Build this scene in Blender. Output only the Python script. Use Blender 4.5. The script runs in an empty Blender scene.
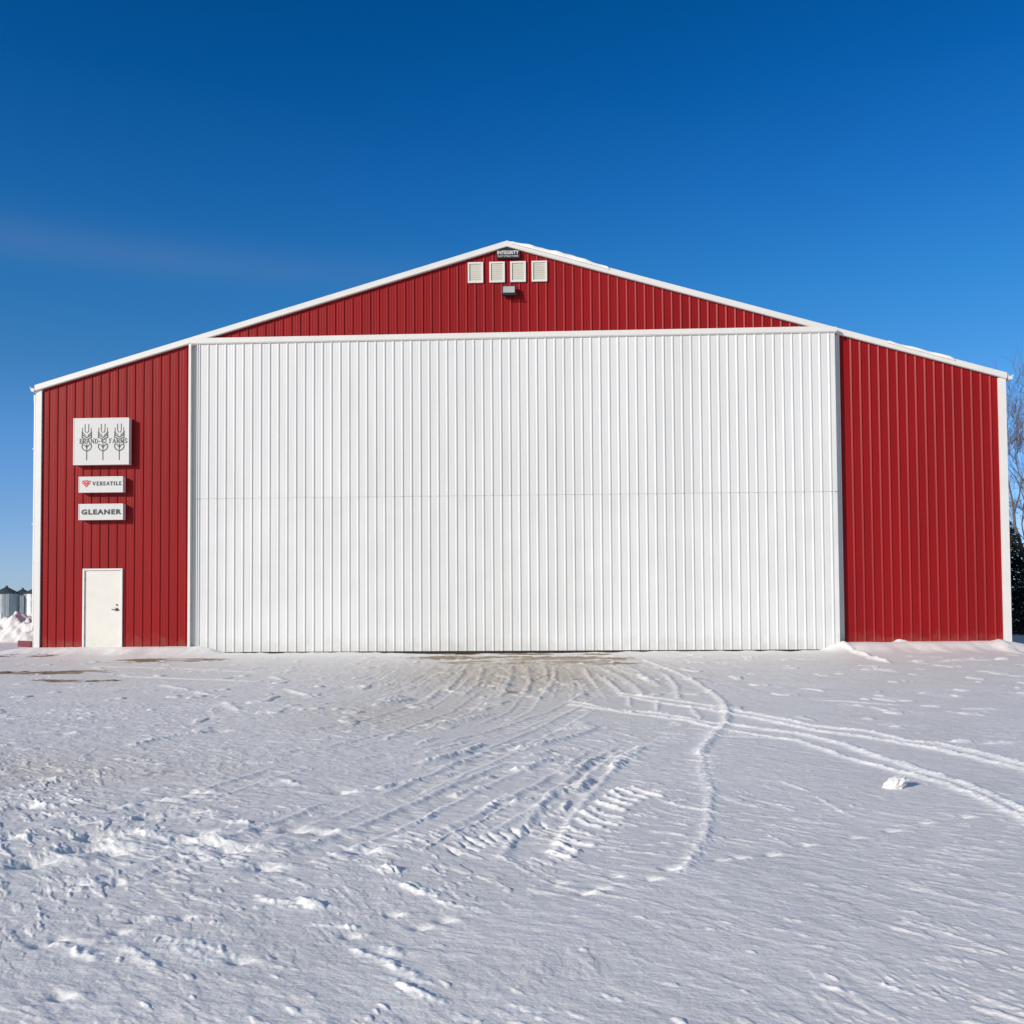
import bpy, bmesh, math, random
import numpy as np
from mathutils import Vector, Matrix
R = math.radians
rng = random.Random(11)
scene = bpy.context.scene
COL = scene.collection

# ------------------------------------------------------------------ helpers
def tag(o, label=None, cat=None, group=None, kind=None):
    if label: o['label'] = label
    if cat: o['category'] = cat
    if group: o['group'] = group
    if kind: o['kind'] = kind
    return o

def empty(name, loc=(0, 0, 0), rz=0.0):
    o = bpy.data.objects.new(name, None); COL.objects.link(o)
    o.location = loc; o.rotation_euler = (0, 0, rz); o.empty_display_size = .3
    return o

class MB:
    """collects faces, then builds ONE mesh object"""
    def __init__(s): s.v = []; s.f = []
    def add(s, vs, fs):
        k = len(s.v); s.v += [tuple(v) for v in vs]; s.f += [tuple(i + k for i in f) for f in fs]; return s
    def box(s, x0, x1, y0, y1, z0, z1):
        return s.add([(x0,y0,z0),(x1,y0,z0),(x1,y1,z0),(x0,y1,z0),(x0,y0,z1),(x1,y0,z1),(x1,y1,z1),(x0,y1,z1)],
                     [(0,3,2,1),(4,5,6,7),(0,1,5,4),(1,2,6,5),(2,3,7,6),(3,0,4,7)])
    def prism(s, poly, y0, y1):
        """polygon in x,z extruded along y"""
        n = len(poly)
        vs = [(x, y0, z) for x, z in poly] + [(x, y1, z) for x, z in poly]
        fs = [tuple(range(n)), tuple(range(2*n-1, n-1, -1))]
        fs += [(i, i+n, (i+1) % n + n, (i+1) % n) for i in range(n)]
        return s.add(vs, fs)
    def tube(s, pts, rads, n=8, cap=True):
        pts = [Vector(p) for p in pts]; base = len(s.v); up = Vector((.3, .2, 1)).normalized(); prev = None
        for i, p in enumerate(pts):
            t = (pts[min(i+1, len(pts)-1)] - pts[max(i-1, 0)])
            t = t.normalized() if t.length > 1e-9 else Vector((0, 0, 1))
            a = prev if prev is not None else (up if abs(t.dot(up)) < .95 else Vector((1, 0, 0)))
            a = (a - t * a.dot(t)).normalized(); prev = a; b = t.cross(a)
            for k in range(n):
                q = 2*math.pi*k/n
                s.v.append(tuple(p + (a*math.cos(q) + b*math.sin(q)) * rads[i]))
        for i in range(len(pts)-1):
            for k in range(n):
                a0 = base + i*n + k; a1 = base + i*n + (k+1) % n
                s.f.append((a0, a1, a1+n, a0+n))
        if cap:
            s.f.append(tuple(base + k for k in range(n-1, -1, -1)))
            s.f.append(tuple(base + (len(pts)-1)*n + k for k in range(n)))
        return s
    def build(s, name, mat, parent=None, smooth=False, bevel=0):
        me = bpy.data.meshes.new(name); me.from_pydata(s.v, [], s.f); me.update()
        if smooth:
            me.polygons.foreach_set('use_smooth', [True]*len(me.polygons))
        o = bpy.data.objects.new(name, me); COL.objects.link(o)
        if mat: me.materials.append(mat)
        if parent: o.parent = parent
        if bevel:
            m = o.modifiers.new('Bevel', 'BEVEL'); m.width = bevel; m.segments = 2; m.limit_method = 'ANGLE'
        return o

def copy_tree(o, parent=None):
    c = o.copy(); COL.objects.link(c); c.parent = parent
    for ch in list(o.children): copy_tree(ch, c)
    return c

# ------------------------------------------------------------------ materials
def material(name, col, rough=.5, metal=0.0, var=.06, scale=3.0, bump=0.0, bscale=40, spec=.5, coat=0, stretch=None, sheets=0, splash=0):
    m = bpy.data.materials.new(name); m.use_nodes = True
    nt = m.node_tree; b = nt.nodes['Principled BSDF']
    b.inputs['Roughness'].default_value = rough; b.inputs['Metallic'].default_value = metal
    b.inputs['Specular IOR Level'].default_value = spec
    if coat: b.inputs['Coat Weight'].default_value = coat; b.inputs['Coat Roughness'].default_value = .12
    tc = nt.nodes.new('ShaderNodeTexCoord'); mp = nt.nodes.new('ShaderNodeMapping')
    if stretch: mp.inputs['Scale'].default_value = stretch
    nt.links.new(tc.outputs['Object'], mp.inputs['Vector'])
    no = nt.nodes.new('ShaderNodeTexNoise'); no.inputs['Scale'].default_value = scale; no.inputs['Detail'].default_value = 6
    nt.links.new(mp.outputs[0], no.inputs['Vector'])
    mr = nt.nodes.new('ShaderNodeMapRange'); mr.inputs[1].default_value = .3; mr.inputs[2].default_value = .7
    mr.inputs[3].default_value = 1-var; mr.inputs[4].default_value = 1+var
    nt.links.new(no.outputs['Fac'], mr.inputs[0])
    mx = nt.nodes.new('ShaderNodeVectorMath'); mx.operation = 'SCALE'; mx.inputs[0].default_value = col
    nt.links.new(mr.outputs[0], mx.inputs['Scale']); out = mx.outputs[0]
    if sheets:            # each three-foot sheet has aged a little differently
        sx = nt.nodes.new('ShaderNodeSeparateXYZ'); nt.links.new(tc.outputs['Object'], sx.inputs[0])
        dv = nt.nodes.new('ShaderNodeMath'); dv.operation = 'DIVIDE'; dv.inputs[1].default_value = .926; nt.links.new(sx.outputs['X'], dv.inputs[0])
        fl = nt.nodes.new('ShaderNodeMath'); fl.operation = 'FLOOR'; nt.links.new(dv.outputs[0], fl.inputs[0])
        wn = nt.nodes.new('ShaderNodeTexWhiteNoise'); wn.noise_dimensions = '1D'; nt.links.new(fl.outputs[0], wn.inputs['W'])
        m2 = nt.nodes.new('ShaderNodeMapRange'); m2.inputs[3].default_value = 1-sheets; m2.inputs[4].default_value = 1+sheets*.6
        nt.links.new(wn.outputs['Value'], m2.inputs[0])
        v2 = nt.nodes.new('ShaderNodeVectorMath'); v2.operation = 'SCALE'; nt.links.new(out, v2.inputs[0]); nt.links.new(m2.outputs[0], v2.inputs['Scale']); out = v2.outputs[0]
        # faint run marks down the sheet
        mp2 = nt.nodes.new('ShaderNodeMapping'); mp2.inputs['Scale'].default_value = (9, 9, .25); nt.links.new(tc.outputs['Object'], mp2.inputs[0])
        n3 = nt.nodes.new('ShaderNodeTexNoise'); n3.inputs['Scale'].default_value = 1.6; n3.inputs['Detail'].default_value = 5; nt.links.new(mp2.outputs[0], n3.inputs['Vector'])
        m3 = nt.nodes.new('ShaderNodeMapRange'); m3.inputs[1].default_value = .35; m3.inputs[2].default_value = .7; m3.inputs[3].default_value = 1.015; m3.inputs[4].default_value = .955
        nt.links.new(n3.outputs['Fac'], m3.inputs[0])
        v3 = nt.nodes.new('ShaderNodeVectorMath'); v3.operation = 'SCALE'; nt.links.new(out, v3.inputs[0]); nt.links.new(m3.outputs[0], v3.inputs['Scale']); out = v3.outputs[0]
    if splash:            # mud and road salt thrown on the bottom of the sheets
        s2 = nt.nodes.new('ShaderNodeSeparateXYZ'); nt.links.new(tc.outputs['Object'], s2.inputs[0])
        gz_ = nt.nodes.new('ShaderNodeMapRange'); gz_.inputs[1].default_value = .02; gz_.inputs[2].default_value = .85; gz_.inputs[3].default_value = .62; gz_.inputs[4].default_value = 0
        nt.links.new(s2.outputs['Z'], gz_.inputs[0])
        ns = nt.nodes.new('ShaderNodeTexNoise'); ns.inputs['Scale'].default_value = 3.2; ns.inputs['Detail'].default_value = 9; ns.inputs['Roughness'].default_value = .72
        nt.links.new(tc.outputs['Object'], ns.inputs['Vector'])
        aa = nt.nodes.new('ShaderNodeMath'); aa.operation = 'ADD'; nt.links.new(gz_.outputs[0], aa.inputs[0]); nt.links.new(ns.outputs['Fac'], aa.inputs[1])
        th = nt.nodes.new('ShaderNodeMapRange'); th.inputs[1].default_value = .80; th.inputs[2].default_value = 1.25; th.inputs[4].default_value = splash
        nt.links.new(aa.outputs[0], th.inputs[0])
        mm = nt.nodes.new('ShaderNodeMix'); mm.data_type = 'RGBA'; mm.inputs[7].default_value = (.36, .32, .26, 1)
        nt.links.new(th.outputs[0], mm.inputs[0]); nt.links.new(out, mm.inputs[6]); out = mm.outputs[2]
    nt.links.new(out, b.inputs['Base Color'])
    if bump:
        n2 = nt.nodes.new('ShaderNodeTexNoise'); n2.inputs['Scale'].default_value = bscale; n2.inputs['Detail'].default_value = 4
        nt.links.new(mp.outputs[0], n2.inputs['Vector'])
        bp = nt.nodes.new('ShaderNodeBump'); bp.inputs['Strength'].default_value = bump; bp.inputs['Distance'].default_value = .02
        nt.links.new(n2.outputs['Fac'], bp.inputs['Height']); nt.links.new(bp.outputs[0], b.inputs['Normal'])
    return m

M = {}
M['red'] = material('red_steel', (.262, .0070, .0095), .42, var=.07, scale=1.2, spec=.17, bump=.16, bscale=3.0, stretch=(1, 1, .25), sheets=.05, splash=.22)
M['white'] = material('white_steel', (.69, .70, .71), .38, var=.03, scale=1.2, spec=.4, bump=.14, bscale=2.5, stretch=(1, 1, .25), sheets=.03)
M['white_low'] = material('white_steel_splashed', (.69, .70, .71), .4, var=.03, scale=1.2, spec=.4, bump=.14, bscale=2.5, sheets=.03, splash=.4)
M['trim'] = material('white_trim', (.725, .715, .70), .4, var=.03, scale=2)
M['grey_gap'] = material('grey_gap', (.30, .30, .30), .7)
M['leaf'] = material('cream_door', (.72, .70, .655), .45, var=.03, bump=.06, bscale=2, splash=.35)
M['rubber'] = material('black_rubber', (.02, .02, .02), .8)
M['black'] = material('black_paint', (.015, .015, .017), .5)
M['signface'] = material('sign_face', (.66, .66, .66), .3, var=.015, spec=.4)
M['signcase'] = material('sign_case', (.66, .67, .69), .35, var=.03)
M['ink'] = material('dark_ink', (.035, .04, .04), .5)
M['grey_ink'] = material('grey_ink', (.045, .05, .05), .5)
M['red_ink'] = material('red_ink', (.62, .05, .025), .5)
M['louvre'] = material('louvre_beige', (.60, .585, .51), .5)
M['lens'] = material('lamp_lens', (.42, .43, .44), .15, spec=.6)
M['steel'] = material('handle_steel', (.16, .16, .16), .3, metal=.9)
M['galv'] = material('galvanised', (.42, .46, .48), .42, metal=.35, var=.14, scale=.5)
M['galvroof'] = material('grey_roof', (.10, .12, .135), .5, metal=.2, var=.1)
M['bark'] = material('bark', (.10, .078, .065), .9, var=.25, scale=6)
M['twig'] = material('twig', (.16, .12, .10), .9, var=.2, scale=4)
M['needle'] = material('needles', (.030, .038, .022), .85, var=.45, scale=1.5)
M['board'] = material('maroon_board', (.20, .035, .05), .7)

def snow_material(name, ground=True):
    m = bpy.data.materials.new(name); m.use_nodes = True
    nt = m.node_tree; N = nt.nodes; L = nt.links; b = N['Principled BSDF']
    b.inputs['Roughness'].default_value = .62; b.inputs['Specular IOR Level'].default_value = .25
    tc = N.new('ShaderNodeTexCoord')
    if ground:
        a1 = N.new('ShaderNodeAttribute'); a1.attribute_name = 'fresh_lit'
        a2 = N.new('ShaderNodeAttribute'); a2.attribute_name = 'dirt'
        n0 = N.new('ShaderNodeTexNoise'); n0.inputs['Scale'].default_value = 1.3; n0.inputs['Detail'].default_value = 8
        L.new(tc.outputs['Object'], n0.inputs['Vector'])
        mx = N.new('ShaderNodeMix'); mx.data_type = 'RGBA'
        mx.inputs[6].default_value = PACKED; mx.inputs[7].default_value = (.965, .95, .93, 1)
        # frost flecks: small crisp patches of newer snow on the packed crust
        mpf = N.new('ShaderNodeMapping'); mpf.inputs['Rotation'].default_value = (0, 0, R(42)); mpf.inputs['Scale'].default_value = (5, 13, 5); L.new(tc.outputs['Object'], mpf.inputs['Vector'])
        nf = N.new('ShaderNodeTexNoise'); nf.inputs['Scale'].default_value = 1.0; nf.inputs['Detail'].default_value = 9; nf.inputs['Roughness'].default_value = .66; L.new(mpf.outputs[0], nf.inputs['Vector'])
        rf_ = N.new('ShaderNodeMapRange'); rf_.inputs[1].default_value = .52; rf_.inputs[2].default_value = .63; rf_.inputs[4].default_value = .95; L.new(nf.outputs['Fac'], rf_.inputs[0])
        af = N.new('ShaderNodeMath'); af.operation = 'MAXIMUM'; L.new(a1.outputs['Fac'], af.inputs[0]); L.new(rf_.outputs[0], af.inputs[1])
        L.new(af.outputs[0], mx.inputs[0])
        v = N.new('ShaderNodeMapRange'); v.inputs[1].default_value = .3; v.inputs[2].default_value = .7; v.inputs[3].default_value = .95; v.inputs[4].default_value = 1.04
        L.new(n0.outputs['Fac'], v.inputs[0])
        sc = N.new('ShaderNodeVectorMath'); sc.operation = 'SCALE'
        L.new(mx.outputs[2], sc.inputs[0]); L.new(v.outputs[0], sc.inputs['Scale'])
        # soil and gravel showing through, broken up by a fine noise
        n1 = N.new('ShaderNodeTexNoise'); n1.inputs['Scale'].default_value = 9; n1.inputs['Detail'].default_value = 10; n1.inputs['Roughness'].default_value = .7
        L.new(tc.outputs['Object'], n1.inputs['Vector'])
        ad = N.new('ShaderNodeMath'); ad.operation = 'ADD'; L.new(a2.outputs['Fac'], ad.inputs[0]); L.new(n1.outputs['Fac'], ad.inputs[1])
        th = N.new('ShaderNodeMapRange'); th.inputs[1].default_value = .80; th.inputs[2].default_value = 1.05
        L.new(ad.outputs[0], th.inputs[0])
        soil = N.new('ShaderNodeTexNoise'); soil.inputs['Scale'].default_value = 22; soil.inputs['Detail'].default_value = 5
        L.new(tc.outputs['Object'], soil.inputs['Vector'])
        ramp = N.new('ShaderNodeValToRGB'); ramp.color_ramp.elements[0].position = .35; ramp.color_ramp.elements[1].position = .65
        ramp.color_ramp.elements[0].color = (.12, .075, .035, 1); ramp.color_ramp.elements[1].color = (.38, .25, .125, 1)
        L.new(soil.outputs['Fac'], ramp.inputs[0])
        m2 = N.new('ShaderNodeMix'); m2.data_type = 'RGBA'
        L.new(th.outputs[0], m2.inputs[0]); L.new(sc.outputs[0], m2.inputs[6]); L.new(ramp.outputs[0], m2.inputs[7])
        # light sandy staining driven in on tyres
        a3 = N.new('ShaderNodeAttribute'); a3.attribute_name = 'stain'
        st = N.new('ShaderNodeMath'); st.operation = 'MULTIPLY'; L.new(a3.outputs['Fac'], st.inputs[0])
        stm = N.new('ShaderNodeMapRange'); stm.inputs[1].default_value = .35; stm.inputs[2].default_value = .65; L.new(n1.outputs['Fac'], stm.inputs[0])
        stm.inputs[3].default_value = .45
        L.new(stm.outputs[0], st.inputs[1])
        m3 = N.new('ShaderNodeMix'); m3.data_type = 'RGBA'; m3.inputs[7].default_value = (.66, .575, .455, 1)
        L.new(st.outputs[0], m3.inputs[0]); L.new(m2.outputs[2], m3.inputs[6])
        L.new(m3.outputs[2], b.inputs['Base Color'])
        str1, str2 = GB
    else:
        b.inputs['Base Color'].default_value = (.90, .885, .87, 1)
        str1, str2 = .5, .3
    mp = N.new('ShaderNodeMapping'); mp.inputs['Rotation'].default_value = (0, 0, R(45)); mp.inputs['Scale'].default_value = (1.3, 2.2, 1.5)
    L.new(tc.outputs['Object'], mp.inputs['Vector'])
    f1 = N.new('ShaderNodeTexNoise'); f1.inputs['Scale'].default_value = 10; f1.inputs['Detail'].default_value = 7; f1.inputs['Roughness'].default_value = .62
    L.new(mp.outputs[0], f1.inputs['Vector'])
    f2 = N.new('ShaderNodeTexNoise'); f2.inputs['Scale'].default_value = 70; f2.inputs['Detail'].default_value = 4
    L.new(tc.outputs['Object'], f2.inputs['Vector'])
    b1 = N.new('ShaderNodeBump'); b1.inputs['Strength'].default_value = str1; b1.inputs['Distance'].default_value = .03
    L.new(f1.outputs['Fac'], b1.inputs['Height'])
    b2 = N.new('ShaderNodeBump'); b2.inputs['Strength'].default_value = str2; b2.inputs['Distance'].default_value = .004
    L.new(f2.outputs['Fac'], b2.inputs['Height']); L.new(b1.outputs[0], b2.inputs['Normal']); L.new(b2.outputs[0], b.inputs['Normal'])
    return m
PACKED = (.875, .85, .825, 1)
GB = (.34, .45)
M['snow'] = snow_material('packed_snow', True)
M['loose'] = snow_material('loose_snow', False)

# ------------------------------------------------------------------ where the shed stands
D0 = 24.5; YAW = R(2.5); HW = 12.62          # distance, turn, half width
cy, sy = math.cos(YAW), math.sin(YAW)
AX = np.array([cy, -sy]); NF = np.array([-sy, -cy])   # along the front, and out towards the yard

# ------------------------------------------------------------------ gradient noise for the snow relief
def noise2(x, y, seed=0):
    xi = np.floor(x).astype(np.int64); yi = np.floor(y).astype(np.int64)
    xf = x - xi; yf = y - yi
    u = xf*xf*xf*(xf*(xf*6-15)+10); v = yf*yf*yf*(yf*(yf*6-15)+10)
    def g(ix, iy, dx, dy):
        h = (ix*374761393 + iy*668265263 + seed*974711) & 0xffffffff
        h = ((h ^ (h >> 13)) * 1274126177) & 0xffffffff
        h = h ^ (h >> 16)
        a = (h & 0xffff) / 65536.0 * 2*np.pi
        return np.cos(a)*dx + np.sin(a)*dy
    n00 = g(xi, yi, xf, yf); n10 = g(xi+1, yi, xf-1, yf); n01 = g(xi, yi+1, xf, yf-1); n11 = g(xi+1, yi+1, xf-1, yf-1)
    return ((n00*(1-u)+n10*u)*(1-v) + (n01*(1-u)+n11*u)*v) * 1.5
def fbm(x, y, seed=0, oc=4, gain=.5):
    s = 0; a = 1; t = 0
    for i in range(oc):
        s = s + a*noise2(x*2**i, y*2**i, seed+i*17); t += a; a *= gain
    return s/t
def sst(a, b, x):
    t = np.clip((x-a)/(b-a), 0, 1); return t*t*(3-2*t)

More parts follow.
